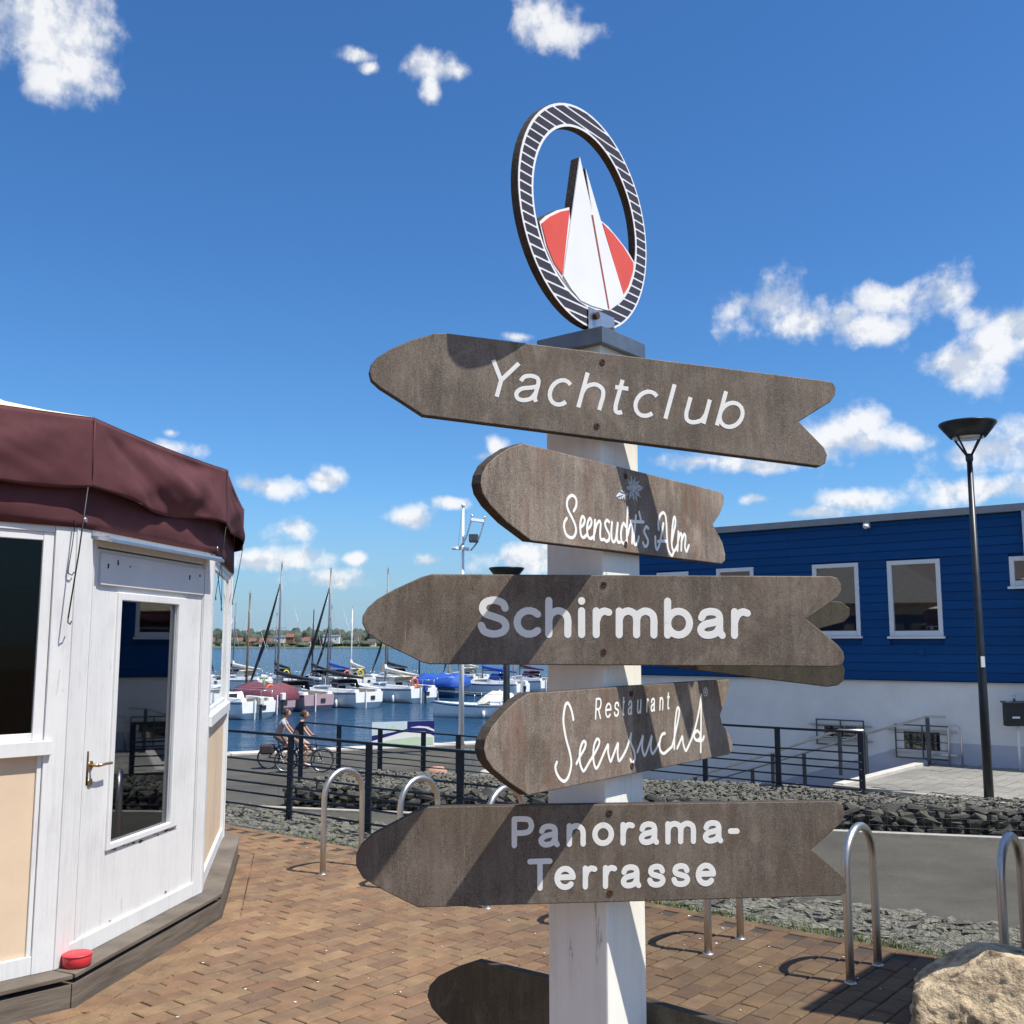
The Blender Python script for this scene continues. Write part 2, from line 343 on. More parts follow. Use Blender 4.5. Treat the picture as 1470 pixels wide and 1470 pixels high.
def mk_stone(name, a, c2, lich=(.17, .17, .12)):
    m, t, b = newmat(name)
    oi = t.nodes.new('ShaderNodeObjectInfo'); g = t.nodes.new('ShaderNodeNewGeometry')
    gp = t.nodes.new('ShaderNodeTexNoise'); gp.inputs['Scale'].default_value = 5; gp.inputs['Detail'].default_value = 8; gp.inputs['Roughness'].default_value = .7; L(t, g.outputs['Position'], gp.inputs[0])
    gs = t.nodes.new('ShaderNodeTexNoise'); gs.inputs['Scale'].default_value = 60; gs.inputs['Detail'].default_value = 5; L(t, g.outputs['Position'], gs.inputs[0])
    f = mth(t, 'ADD', mth(t, 'MULTIPLY', gp.outputs[0], .7), mth(t, 'MULTIPLY', oi.outputs['Random'], .3))
    c = ramp(t, f, [(.3, a), (.6, c2), (.75, lich)])
    c = mixc(t, 1.0, c, ramp(t, gs.outputs[0], [(.3, (.65, .65, .65)), (.7, (1.3, 1.3, 1.3))]), 'MULTIPLY')
    L(t, c, b.inputs['Base Color']); b.inputs['Roughness'].default_value = .9; bump(t, b, gs.outputs[0], .6, .008)
mk_stone('slope_stone', (.085, .083, .066), (.155, .150, .118), (.21, .20, .15))
mk_stone('gabion_stone', (.035, .035, .031), (.075, .073, .062), (.13, .11, .07))  # wall front stones darkened, their shade is put into the colour
mk_stone('gravel', (.095, .092, .076), (.155, .150, .124), (.21, .20, .16))
def mk_asphalt(name, a, b2):
    m, t, b = newmat(name); g = t.nodes.new('ShaderNodeNewGeometry')
    def gn(s, d=5, r=.6):
        n = t.nodes.new('ShaderNodeTexNoise'); n.inputs['Scale'].default_value = s; n.inputs['Detail'].default_value = d; n.inputs['Roughness'].default_value = r; L(t, g.outputs['Position'], n.inputs[0]); return n.outputs[0]
    f = mth(t, 'ADD', mth(t, 'MULTIPLY', gn(.7, 7, .7), .55), mth(t, 'MULTIPLY', gn(45, 4, .8), .45))
    L(t, ramp(t, f, [(.38, tuple(x * .78 for x in a)), (.5, tuple((x + y) / 2 for x, y in zip(a, b2))), (.62, tuple(x * 1.2 for x in b2))]), b.inputs['Base Color']); b.inputs['Roughness'].default_value = .88; b.inputs['Specular IOR Level'].default_value = .35
    bump(t, b, gn(180, 2), .5, .006)
mk_asphalt('asphalt', (.058, .055, .044), (.086, .081, .066))
mk_asphalt('promenade', (.115, .108, .095), (.165, .155, .138))
mk_asphalt('ground', (.12, .11, .08), (.2, .18, .13))
mk_asphalt('grey_paving', (.20, .195, .175), (.29, .28, .25))
def mk_water():
    m, t, b = newmat('water'); g = t.nodes.new('ShaderNodeNewGeometry')
    mp = t.nodes.new('ShaderNodeMapping'); mp.inputs['Scale'].default_value = (.55, 1.5, 1); mp.inputs['Rotation'].default_value = (0, 0, .25); L(t, g.outputs['Position'], mp.inputs[0])
    def gn(s, d, r=.6):
        n = t.nodes.new('ShaderNodeTexNoise'); n.inputs['Scale'].default_value = s; n.inputs['Detail'].default_value = d; n.inputs['Roughness'].default_value = r; L(t, mp.outputs[0], n.inputs[0]); return n.outputs[0]
    L(t, ramp(t, gn(.03, 5), [(.35, (.007, .040, .085)), (.65, (.011, .052, .110))]), b.inputs['Base Color'])
    b.inputs['Roughness'].default_value = .16; b.inputs['IOR'].default_value = 1.33; b.inputs['Specular IOR Level'].default_value = .5
    h = mth(t, 'ADD', mth(t, 'MULTIPLY', gn(1.6, 4), 1.0), mth(t, 'MULTIPLY', gn(.35, 3), 2.2))
    bump(t, b, h, .9, .30)
mk_water()

# ------------------------------------------------------------------ mesh helpers
def root_of(o):
    off = Vector((0, 0, 0))
    while o is not None: off += o.location; o = o.parent
    return off
class MB:
    def __init__(s): s.v = []; s.f = []; s.sm = []
    def add(s, verts, faces, smooth=False):
        b = len(s.v); s.v += [tuple(x) for x in verts]; s.f += [tuple(b + i for i in f) for f in faces]; s.sm += [smooth] * len(faces); return s
    def obox(s, o, ax, ay, az, x0, x1, y0, y1, z0, z1):
        o = Vector(o); ax = Vector(ax); ay = Vector(ay); az = Vector(az)
        p = [o + ax * x + ay * y + az * z for z in (z0, z1) for x, y in ((x0, y0), (x1, y0), (x1, y1), (x0, y1))]
        return s.add(p, [(3, 2, 1, 0), (4, 5, 6, 7), (0, 1, 5, 4), (1, 2, 6, 5), (2, 3, 7, 6), (3, 0, 4, 7)])
    def box(s, x0, x1, y0, y1, z0, z1): return s.obox((0, 0, 0), (1, 0, 0), (0, 1, 0), (0, 0, 1), x0, x1, y0, y1, z0, z1)
    def prism(s, poly, vec):
        n = len(poly); vec = Vector(vec); a = [Vector(p) for p in poly]; b = [p + vec for p in a]
        return s.add(a + b, [tuple(range(n)), tuple(range(2 * n - 1, n - 1, -1))] + [(i, n + i, n + (i + 1) % n, (i + 1) % n) for i in range(n)])
    def tube(s, pts, r, n=8, close=False, caps=True, smooth=True):
        pts = [Vector(p) for p in pts]; m = len(pts); rs = r if isinstance(r, (list, tuple)) else [r] * m
        vs = []; prev = None
        for i, p in enumerate(pts):
            if close: t = pts[(i + 1) % m] - pts[i - 1]
            else: t = pts[min(i + 1, m - 1)] - pts[max(i - 1, 0)]
            t = t.normalized() if t.length > 1e-9 else Vector((0, 0, 1))
            if prev is None:
                a = Vector((0, 0, 1)) if abs(t.z) < .9 else Vector((1, 0, 0)); u = t.cross(a).normalized()
            else: u = (prev - t * prev.dot(t)).normalized()
            prev = u; w2 = t.cross(u)
            for k in range(n):
                an = 2 * math.pi * k / n; vs.append(p + (u * math.cos(an) + w2 * math.sin(an)) * rs[i])
        fs = []
        for i in range(m if close else m - 1):
            for k in range(n):
                a = i * n + k; b = i * n + (k + 1) % n; c = ((i + 1) % m) * n + (k + 1) % n; d = ((i + 1) % m) * n + k; fs.append((a, d, c, b))
        s.add(vs, fs, smooth)
        if caps and not close:
            b = len(s.v) - len(vs)
            s.f += [tuple(b + k for k in range(n)), tuple(b + (m - 1) * n + k for k in range(n - 1, -1, -1))]; s.sm += [False, False]
        return s
    def lathe(s, c, prof, n=24, smooth=True):
        c = Vector(c); vs = []; fs = []
        for (r, z) in prof:
            for k in range(n): vs.append(c + Vector((r * math.cos(2 * math.pi * k / n), r * math.sin(2 * math.pi * k / n), z)))
        for i in range(len(prof) - 1):
            for k in range(n): fs.append((i * n + k, i * n + (k + 1) % n, (i + 1) * n + (k + 1) % n, (i + 1) * n + k))
        fs.append(tuple(range(n - 1, -1, -1))); fs.append(tuple((len(prof) - 1) * n + k for k in range(n)))
        return s.add(vs, fs, smooth)
    def ball(s, c, r, nu=10, nv=7, sc3=(1, 1, 1)):
        c = Vector(c); vs = [c + Vector((0, 0, -r * sc3[2]))]; fs = []
        for j in range(1, nv):
            ph = -math.pi / 2 + math.pi * j / nv
            for k in range(nu): vs.append(c + Vector((r * sc3[0] * math.cos(ph) * math.cos(2 * math.pi * k / nu), r * sc3[1] * math.cos(ph) * math.sin(2 * math.pi * k / nu), r * sc3[2] * math.sin(ph))))
        vs.append(c + Vector((0, 0, r * sc3[2])))
        for k in range(nu): fs.append((0, 1 + (k + 1) % nu, 1 + k)); fs.append((len(vs) - 1, len(vs) - 1 - nu + k, len(vs) - 1 - nu + (k + 1) % nu))
        for j in range(nv - 2):
            for k in range(nu): a = 1 + j * nu + k; b = 1 + j * nu + (k + 1) % nu; fs.append((a, b, b + nu, a + nu))
        return s.add(vs, fs, True)
    def mesh(s, name, off=Vector((0, 0, 0))):
        me = bpy.data.meshes.new(name); me.from_pydata([Vector(v) - off for v in s.v], [], s.f)
        me.polygons.foreach_set('use_smooth', s.sm); me.update(); return me
    def build(s, name, mat, parent=None, local=False, bevel=0, fixn=True, origin=None):
        off = Vector((0, 0, 0))
        if parent is not None and not local: off = root_of(parent)
        if parent is None and origin is not None: off = Vector(origin)
        me = s.mesh(name, off)
        if fixn:
            bm = bmesh.new(); bm.from_mesh(me); bmesh.ops.recalc_face_normals(bm, faces=bm.faces); bm.to_mesh(me); bm.free()
        me.materials.append(MATS[mat]); o = bpy.data.objects.new(name, me); COL.objects.link(o)
        if parent is not None: o.parent = parent
        elif origin is not None: o.location = off
        if bevel:
            bv = o.modifiers.new('bevel', 'BEVEL'); bv.width = bevel; bv.segments = 2; bv.limit_method = 'ANGLE'; bv.angle_limit = R(40); bv.harden_normals = False
        return o
def tag(o, label=None, cat=None, group=None, kind=None):
    for k, v in (('label', label), ('category', cat), ('group', group), ('kind', kind)):
        if v: o[k] = v
    return o
def empty(name, loc, label=None, cat=None, group=None, rz=0):
    o = bpy.data.objects.new(name, None); COL.objects.link(o); o.location = loc; o.rotation_euler = (0, 0, rz); o.empty_display_size = .1
    return tag(o, label, cat, group)
def inst(name, me, parent, loc, rot=(0, 0, 0), scl=(1, 1, 1)):
    o = bpy.data.objects.new(name, me); COL.objects.link(o); o.parent = parent; o.location = loc; o.rotation_euler = rot; o.scale = scl; return o
def copy_tree(o, parent=None):
    c = o.copy(); COL.objects.link(c); c.parent = parent
    for ch in list(o.children): copy_tree(ch, c)
    return c
def catmull(pts, n=6, close=False):
    pts = [Vector(p) for p in pts]; m = len(pts); o = []
    if m < 3: return pts
    for i in range(m if close else m - 1):
        p0 = pts[i - 1] if (i > 0 or close) else pts[0] * 2 - pts[1]
        p1 = pts[i]; p2 = pts[(i + 1) % m]; p3 = pts[(i + 2) % m] if (i + 2 < m or close) else pts[-1] * 2 - pts[-2]
        for k in range(n):
            t = k / n; o.append(.5 * ((2 * p1) + (p2 - p0) * t + (2 * p0 - 5 * p1 + 4 * p2 - p3) * t * t + (3 * p1 - p0 - 3 * p2 + p3) * t ** 3))
    if not close: o.append(pts[-1])
    return o
UP = Vector((0, 0, 1))

# ================================================================== SETTING
WATER_Z, PROM_Z, ROAD_Z, TERR_Z = -2.6, -1.9, -.6, -.38
ED = Vector((.772, -.635, 0)).normalized(); EN = Vector((-ED.y, ED.x, 0))      # along the plaza edge / outwards (away from camera)
E0 = Vector((.893, 6.63, 0))
def smooth(a, b, x):
    t = max(0, min(1, (x - a) / (b - a))); return t * t * (3 - 2 * t)

# base ground far below everything
tag(MB().add([(-5000, -5000, -4.2), (5000, -5000, -4.2), (5000, 5000, -4.2), (-5000, 5000, -4.2)], [(0, 1, 2, 3)]).build('ground', 'ground'), kind='structure')

# plaza: sheet (brick coloured) with modelled pavers on it where one sees them
a, b = E0 - ED * 60, E0 + ED * 60
plaza = tag(MB().add([(a.x, a.y, -.007), (b.x, b.y, -.007), (b.x - EN.x * 90, b.y - EN.y * 90, -.007), (a.x - EN.x * 90, a.y - EN.y * 90, -.007)], [(0, 1, 2, 3)]).build('plaza', 'sand_bed'), kind='structure')
HUT = [Vector(p) for p in ((-3.08, 3.80, 0), (-2.074, 4.846, 0), (-1.85, 6.283, 0), (-2.21, 8.04, 0), (-3.36, 9.15, 0), (-5.0, 9.4, 0), (-6.4, 8.6, 0), (-7.0, 7.0, 0), (-6.5, 5.2, 0), (-5.0, 3.75, 0))]
HUT_C = sum(HUT, Vector((0, 0, 0))) / len(HUT)
def off_poly(P, d):
    o = []
    for i, p in enumerate(P):
        e1 = (P[i] - P[i - 1]).normalized(); e2 = (P[(i + 1) % len(P)] - P[i]).normalized()
        n1 = Vector((e1.y, -e1.x, 0)); n2 = Vector((e2.y, -e2.x, 0)); bis = (n1 + n2).normalized()
        o.append(p + bis * (d / max(.3, bis.dot(n1))))
    return o
PLINTH = off_poly(HUT, .125)
def inside(P, x, y):
    c = False; j = len(P) - 1
    for i in range(len(P)):
        if (P[i].y > y) != (P[j].y > y) and x < (P[j].x - P[i].x) * (y - P[i].y) / (P[j].y - P[i].y) + P[i].x: c = not c
        j = i
    return c
KEEP = off_poly(HUT, .345); KEEP2 = off_poly(HUT, .25); KEEP3 = off_poly(HUT, .46)
def paver_mesh(l, wd, nm='paver', mb=None, M=None, dz=0):
    h1, h2, c = -.004, 0, .005
    x, y = l / 2, wd / 2
    vs = [(-x, -y, -.05), (x, -y, -.05), (x, y, -.05), (-x, y, -.05), (-x, -y, h1), (x, -y, h1), (x, y, h1), (-x, y, h1), (-x + c, -y + c, h2), (x - c, -y + c, h2), (x - c, y - c, h2), (-x + c, y - c, h2)]
    fs = [(8, 9, 10, 11)] + [(i, (i + 1) % 4, 4 + (i + 1) % 4, 4 + i) for i in range(4)] + [(4 + i, 4 + (i + 1) % 4, 8 + (i + 1) % 4, 8 + i) for i in range(4)]
    if mb is not None:
        mb.add([M @ Vector(v) for v in vs], fs); return
    me = MB().add(vs, fs).mesh(nm); me.materials.append(MATS['paver']); return me
PA = EDGE_A + math.pi / 2
pl_x = Vector((math.cos(PA), math.sin(PA), 0)); pl_y = Vector((-math.sin(PA), math.cos(PA), 0))
cells = []
for r_ in range(-45, 95):
    yc = r_ * .1 + .05
    offx = .5 if abs(r_) % 2 == 1 else 0
    for c_ in range(0, 60):
        xc = (c_ - offx) * .2 + .1
        p = pl_x * xc + pl_y * yc
        if p.y < 3.0 or p.y > 10.6 or p.x < -4.6 or p.x > 4.4: continue
        if (p - E0).dot(EN) > -.09: continue
        if inside(KEEP2, p.x, p.y): continue
        q = proj(p); vis = -15 < q[0] < 1485 and 900 < q[1] < 1490
        cells.append((0 if vis else 1, p.length, p, q))
cells.sort(key=lambda c: (c[0], c[1]))
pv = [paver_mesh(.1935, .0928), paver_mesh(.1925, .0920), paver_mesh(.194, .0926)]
rest = MB()
for i, (vis, d, p, q) in enumerate(cells):
    rz = PA + random.gauss(0, .006); tl = (random.gauss(0, .006), random.gauss(0, .006)); dz = random.gauss(0, .0009)
    if inside(KEEP3, p.x, p.y): dz = -.0022; tl = (0, 0)
    pp = p + pl_x * random.gauss(0, .0012) + pl_y * random.gauss(0, .0012)
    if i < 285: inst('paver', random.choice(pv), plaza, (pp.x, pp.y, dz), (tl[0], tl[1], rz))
    else: paver_mesh(.1935, .0928, mb=rest, M=Matrix.Translation((pp.x, pp.y, dz)) @ Matrix.Rotation(rz, 4, 'Z') @ Matrix.Rotation(tl[0], 4, 'X'))
# border courses along the hut plinth and the plaza edge
for i in range(0, 4):
    p, q = KEEP[i], KEEP[(i + 1) % len(KEEP)]; p2, q2 = off_poly(HUT, .128)[i], off_poly(HUT, .128)[(i + 1) % len(HUT)]
    n = int((q - p).length / .2); ang = math.atan2((q - p).y, (q - p).x)
    for k in range(n):
        for row in range(2):
            c = (p + (q - p) * ((k + (.5 if row else .3)) / n)) * (.27 + .5 * row) + (p2 + (q2 - p2) * ((k + .5) / n)) * (.73 - .5 * row)
            paver_mesh(.196, .102, mb=rest, M=Matrix.Translation((c.x, c.y, .0025 + random.gauss(0, .0006))) @ Matrix.Rotation(ang + random.gauss(0, .01), 4, 'Z'))
for k in range(-40, 45):
    c = E0 + ED * (k * .2) - EN * .045
    if inside(KEEP, c.x, c.y): continue
    paver_mesh(.196, .085, mb=rest, M=Matrix.Translation((c.x, c.y, .001)) @ Matrix.Rotation(EDGE_A, 4, 'Z'))
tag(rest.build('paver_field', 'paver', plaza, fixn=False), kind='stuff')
# far rest of the plaza, brick coloured sheets just under the paver tops
far = MB()
for x0, x1, y0, y1 in ((-60, 60, -60, 3.02), (-60, -4.62, 3.02, 3.3), (4.42, 60, 3.02, 3.3)):
    far.add([(x0, y0, -.0005), (x1, y0, -.0005), (x1, y1, -.0005), (x0, y1, -.0005)], [(0, 1, 2, 3)])
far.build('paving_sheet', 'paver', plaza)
pet = MB()
for k in range(260):
    p = E0 + ED * random.uniform(-5, 2.2) - EN * random.uniform(.05, 4.2)
    if inside(KEEP, p.x, p.y): continue
    r1 = random.uniform(.003, .008); an = random.uniform(0, 6.28)
    pet.add([(p.x + r1 * math.cos(an + j * 1.26) * random.uniform(.6, 1.2), p.y + r1 * math.sin(an + j * 1.26), .004 + random.uniform(0, .003)) for j in range(5)], [(0, 1, 2, 3, 4)])
tag(pet.build('fallen_petals', 'petal', plaza, fixn=False), kind='stuff')

# stone-mattress slope between plaza and road
PAIRS = [((-9, 14.83), (-9.5, 19.0)), ((-4.5, 11.1), (-4.9, 15.4)), ((-2.76, 9.66), (-2.9, 14.1)), ((-1.2, 8.35), (-1.1, 12.75)), ((.3, 7.12), (.8, 10.9)), ((2, 5.72), (2.79, 9.24)), ((3.2, 4.73), (4.0, 8.46)), ((5, 3.25), (5.9, 7.2)), ((9, -.05), (10, 4.3))]
def slope_pt(u, t):
    k = u * (len(PAIRS) - 1); i = min(int(k), len(PAIRS) - 2); f = k - i
    a = Vector(PAIRS[i][0]) * (1 - f) + Vector(PAIRS[i + 1][0]) * f; b = Vector(PAIRS[i][1]) * (1 - f) + Vector(PAIRS[i + 1][1]) * f
    a = Vector((a.x, E0.y + (a.x - E0.x) * ED.y / ED.x))
    p = a * (1 - t) + b * t
    return Vector((p.x, p.y, -.03 + (ROAD_Z + .01) * t ** .72))
mb = MB(); NU, NV = 120, 16
for i in range(NU + 1):
    for j in range(NV + 1):
        p = slope_pt(i / NU, j / NV); mb.v.append((p.x, p.y, p.z - .03 + .02 * mnoise.noise(p * 3)))
mb.f = [(i * (NV + 1) + j, (i + 1) * (NV + 1) + j, (i + 1) * (NV + 1) + j + 1, i * (NV + 1) + j + 1) for i in range(NU) for j in range(NV)]; mb.sm = [True] * len(mb.f)
slope = tag(mb.build('embankment', 'gravel'), kind='structure')
def rock_mesh(nm, sx, sy, sz, n=11, mat='slope_stone', seed=0, boxy=.5):
    rd = random.Random(seed); bm = bmesh.new()
    for _ in range(n):
        v = Vector((rd.gauss(0, 1), rd.gauss(0, 1), rd.gauss(0, 1))).normalized()
        m = max(abs(v.x), abs(v.y), abs(v.z)); v = v * (1 - boxy) + v / m * boxy * .85
        bm.verts.new((v.x * sx, v.y * sy, v.z * sz))
    bmesh.ops.convex_hull(bm, input=bm.verts); bmesh.ops.delete(bm, geom=[v for v in bm.verts if not v.link_faces], context='VERTS')
    bmesh.ops.recalc_face_normals(bm, faces=bm.faces)
    me = bpy.data.meshes.new(nm); bm.to_mesh(me); bm.free(); me.materials.append(MATS[mat]); return me
slabs = [rock_mesh('stone', .12, .055, .022, 13, 'slope_stone', k) for k in range(10)]
items = []
for k in range(4600):
    u = random.uniform(.04, .93); t = random.uniform(.0, 1.0)
    p = slope_pt(u, t); q = proj(p); vis = -20 < q[0] < 1490 and q[1] < 1480
    items.append((0 if vis else 1, p.length, p))
items.sort(key=lambda c: (c[0], c[1]))
def merge(mb, me, M):
    mb.add([M @ v.co for v in me.vertices], [tuple(p.vertices) for p in me.polygons])
sl_rest = MB()
for i, (vis, d, p) in enumerate(items):
    me = random.choice(slabs); s = random.uniform(.5, 1.15); rz = EDGE_A + random.gauss(0, .45)
    rot = (random.gauss(0, .16), random.gauss(0, .16), rz); scl = (s, s * random.uniform(.8, 1.4), s * random.uniform(.7, 1.5)); loc = (p.x, p.y, p.z - .012 + random.uniform(-.02, .03))
    if i < 290: inst('stone', me, slope, loc, rot, scl)
    elif vis == 0 or i % 2: 
        from mathutils import Euler
        merge(sl_rest, me, Matrix.LocRotScale(Vector(loc), Euler(rot), Vector(scl)))
tag(sl_rest.build('stone_bed', 'slope_stone', slope, fixn=False), kind='stuff')
# wire netting over the mattress (zigzag hexagonal wire)
wm_ = MB()
for i in range(4, 118):
    for half in (0, 1):
        pts = []
        for j in range(0, 30):
            t = j / 32; u = (i + half * .5 + (.22 if (j // 2) % 2 else -.22)) / 120
            p = slope_pt(u, t); pts.append(p + UP * (.045 + .02 * mnoise.noise(p * 5)))
        if any(-40 < proj(p)[0] < 1510 for p in pts): wm_.tube(pts, .0019, 3, caps=False)
for k in range(60):   # frayed wire ends near the boulder
    p = slope_pt(random.uniform(.62, .78), random.uniform(.0, .2)) + UP * .04
    wm_.tube([p, p + Vector((random.gauss(0, .03), random.gauss(0, .03), random.uniform(.02, .07))), p + Vector((random.gauss(0, .06), random.gauss(0, .06), random.uniform(.03, .1)))], .0017, 3, caps=False)
tag(wm_.build('wire_netting', 'wire_mesh', slope, fixn=False), kind='stuff')
gr = MB()
for k in range(1500):
    c0 = random.choice((-3.2, -2.4, .2, .45, .8, 1.3, 1.62, 1.9))
    p = E0 + ED * (c0 - .2 + random.gauss(0, .22)) + EN * random.uniform(-.015, .12); p.z = -.02
    h = random.uniform(.015, .055); an = random.uniform(0, 6.28); dx, dy = math.cos(an) * .003, math.sin(an) * .003; lx, ly = random.gauss(0, .02), random.gauss(0, .02)
    gr.add([(p.x - dx, p.y - dy, p.z), (p.x + dx, p.y + dy, p.z), (p.x + lx, p.y + ly, p.z + h)], [(0, 1, 2)])
tag(gr.build('grass_tufts', 'grass', fixn=False), 'short green grass tufts along the paved edge', 'grass', kind='stuff')

# asphalt road and the ground falling to the promenade
def low_z(x, y):
    return ROAD_Z + (PROM_Z - ROAD_Z) * smooth(14.2, 27.5, y + .12 * x)
mb = MB(); xs = [-60 + k * 2 for k in range(61)]; ys = [-30 + k * 2 for k in range(15)] + [i * .8 for i in range(0, 35)] + [28 + k * 2 for k in range(12)]
QA, QB = on_z(330, 1084, PROM_Z), on_z(640, 1070, PROM_Z); QD = (QB - QA).normalized()
def quay_y(x): return QA.y + (x - QA.x) * QD.y / QD.x
for x in xs:
    for y in ys:
        yy = min(y, quay_y(x)); mb.v.append((x, yy, low_z(x, yy)))
ny = len(ys)
mb.f = [(i * ny + j, (i + 1) * ny + j, (i + 1) * ny + j + 1, i * ny + j + 1) for i in range(len(xs) - 1) for j in range(ny - 1)]; mb.sm = [True] * len(mb.f)
tag(mb.build('road', 'asphalt', fixn=False), kind='structure')
# quay wall with light coping
qa, qb = QA - QD * 80, QA + QD * 120; qn = Vector((-QD.y, QD.x, 0))
mb = MB(); mb.obox(qa, QD, qn, UP, 0, 200, .001, .5, -3, -.08); quay = tag(mb.build('quay_wall', 'coping'), 'pale stone quay wall along the marina edge', 'quay wall')
for k in range(24, 60):
    MB().obox(qa, QD, qn, UP, k * 2 + .012, k * 2 + 1.988, -.25, .52, -.075, .06 + random.gauss(0, .003)).build('coping_stone', 'coping', quay, bevel=.01)
# water
tag(MB().add([(-4000, 20, WATER_Z), (4000, 20, WATER_Z), (4000, 4500, WATER_Z), (-4000, 4500, WATER_Z)], [(0, 1, 2, 3)]).build('lake', 'water'), kind='structure')

# gabion wall on the far side of the road
GA, GB = on_z(400, 1160, ROAD_Z), on_z(1470, 1205, ROAD_Z)
GD = (GB - GA).normalized(); GN = Vector((-GD.y, GD.x, 0)); GL = (GB - GA).length + 4
gab = empty('gabion_wall', tuple(GA), 'low dark stone gabion wall along the far side of the road', 'gabion wall')
MB().obox(GA, GD, GN, UP, 0.03, GL, .10, .9, -.1, .20).build('core', 'gabion_stone', gab)
gst = [rock_mesh('stone', .125, .075, .050, 16, 'gabion_stone', 50 + k, .6) for k in range(10)]
for row in range(5):
    x = -.02 + random.uniform(0, .1)
    while x < GL:
        wd = random.uniform(.5, 1.25); c = GA + GD * (x + .12 * wd) + GN * (.075 + random.uniform(-.02, .02) + (.06 if row == 4 else 0)) + UP * (.035 + row * .06 + random.uniform(-.012, .012))
        inst('stone', random.choice(gst), gab, tuple(c - GA), (random.gauss(0, .15), random.gauss(0, .2), math.atan2(GD.y, GD.x) + random.gauss(0, .15)), (wd, 1, random.uniform(.75, 1.1)))
        x += .225 * wd
tops = MB()
from mathutils import Euler
for k in range(6500):
    u = random.uniform(0, GL); d = random.uniform(.12, 2.1); c = GA + GD * u + GN * d
    zt = ROAD_Z + .285 - .05 * d * .5
    if u > 6.2 and c.y > 0 and d > 1.75 - .1 * (u - 6.2) : continue
    me = random.choice(slabs); s = random.uniform(.25, .55)
    merge(tops, me, Matrix.LocRotScale(Vector((c.x, c.y, zt + random.uniform(-.03, .02))), Euler((random.gauss(0, .3), random.gauss(0, .3), random.uniform(0, 3.1))), Vector((s, s * 1.2, s * 1.3))))
tag(tops.build('loose_stones', 'gravel', gab, fixn=False), kind='stuff')
gw = MB()
for k in range(int(GL / .1)):
    c = GA + GD * (k * .1); gw.tube([c - GN * .02 + UP * 0, c - GN * .02 + UP * .3], .0022, 3, caps=False)
for k in range(4): gw.tube([GA - GN * .02 + UP * (k * .1), GA + GD * GL - GN * .02 + UP * (k * .1)], .0022, 3, caps=False)
tag(gw.build('wire_mesh', 'wire_mesh', gab, fixn=False), kind='stuff')
MB().obox(GA, GD, GN, UP, -.3, GL, -.16, -.05, -.05, .035).build('kerb', 'kerb_stone', gab, bevel=.006)
# gravel bank behind the wall, falling to the lower railing
mb = MB(); n1, n2 = 60, 30
for i in range(n1 + 1):
    for j in range(n2 + 1):
        u = i / n1 * GL; d = .3 + j / n2 * 8.5; c = GA + GD * u + GN * d
        z = ROAD_Z + .25 - .05 * min(d, 1.8) * .5 - .95 * smooth(1.8, 8.6, d) - .03 + .04 * mnoise.noise(c * 2.2)
        mb.v.append((c.x, c.y, z))
mb.f = [(i * (n2 + 1) + j, (i + 1) * (n2 + 1) + j, (i + 1) * (n2 + 1) + j + 1, i * (n2 + 1) + j + 1) for i in range(n1) for j in range(n2)]; mb.sm = [True] * len(mb.f)
bank = tag(mb.build('gravel_bank', 'gravel'), kind='structure')
bs = MB()
for k in range(4200):
    u = random.uniform(0, 7); d = random.uniform(1.8, 8); c = GA + GD * u + GN * d
    z = ROAD_Z + .25 - .045 - .95 * smooth(1.8, 8.6, d)
    me = random.choice(slabs); s = random.uniform(.3, .62)
    merge(bs, me, Matrix.LocRotScale(Vector((c.x, c.y, z + random.uniform(-.03, .02))), Euler((random.gauss(0, .3), random.gauss(0, .3), random.uniform(0, 3.1))), Vector((s, s * 1.3, s * 1.4))))
tag(bs.build('bank_stones', 'gravel', bank, fixn=False), kind='stuff')

# paved terrace in front of the blue building
W0 = Vector((7.76, 17.05, 0)); WD = Vector((-.776, .63, 0)).normalized(); WN = Vector((-WD.y, WD.x, 0)); WN = -WN if WN.y > 0 else WN
TA = on_z(1200, 1129, TERR_Z); TB = on_z(1470, 1158, TERR_Z); TBd = (TB - TA).normalized()
TFAR = W0 + WD * .98; TFAR.z = TERR_Z
TR_ = W0 - WD * 14; TR_.z = TERR_Z; TB2 = TA + TBd * 16
mb = MB().prism([TA, TB2, TR_, TFAR], (0, 0, -.5)); terrace = tag(mb.build('terrace', 'grey_paving'), kind='structure')
# rows of grey slabs with recessed joints
td = (TFAR - TA).normalized(); tn = Vector((td.y, -td.x, 0)); tp = [Vector(p) for p in (TA, TB2, TR_, TFAR)]
slab_me = MB().box(-.198, .198, -.0955, .0955, -.03, .012).mesh('paving_slab'); slab_me.materials.append(MATS['grey_paving'])
nsl = 0; slab_rest = MB()
for r_ in range(0, 30):
    for c_ in range(0, 26):
        p = TA + td * (.1 + c_ * .4 + (.2 if r_ % 2 else 0) + .1) + tn * (.34 + r_ * .2)
        if not inside(tp, p.x, p.y): continue
        if not all(inside(tp, p.x + td.x * a1 + tn.x * b1, p.y + td.y * a1 + tn.y * b1) for a1 in (-.19, .19) for b1 in (-.09, .09)): continue
        q = proj(p); rz = math.atan2(td.y, td.x) + random.gauss(0, .003)
        if q[0] < 1490 and nsl < 290: inst('paving_slab', slab_me, terrace, (p.x, p.y, TERR_Z + random.gauss(0, .0015)), (0, 0, rz)); nsl += 1
        else: merge(slab_rest, slab_me, Matrix.Translation((p.x, p.y, TERR_Z)) @ Matrix.Rotation(rz, 4, 'Z'))
if slab_rest.v: tag(slab_rest.build('paving_field', 'grey_paving', terrace, fixn=False), kind='stuff')
MB().obox(TA, td, tn, UP, 0, (TFAR - TA).length, -.03, .12, -.5, .05).build('kerb', 'coping', terrace, bevel=.008)
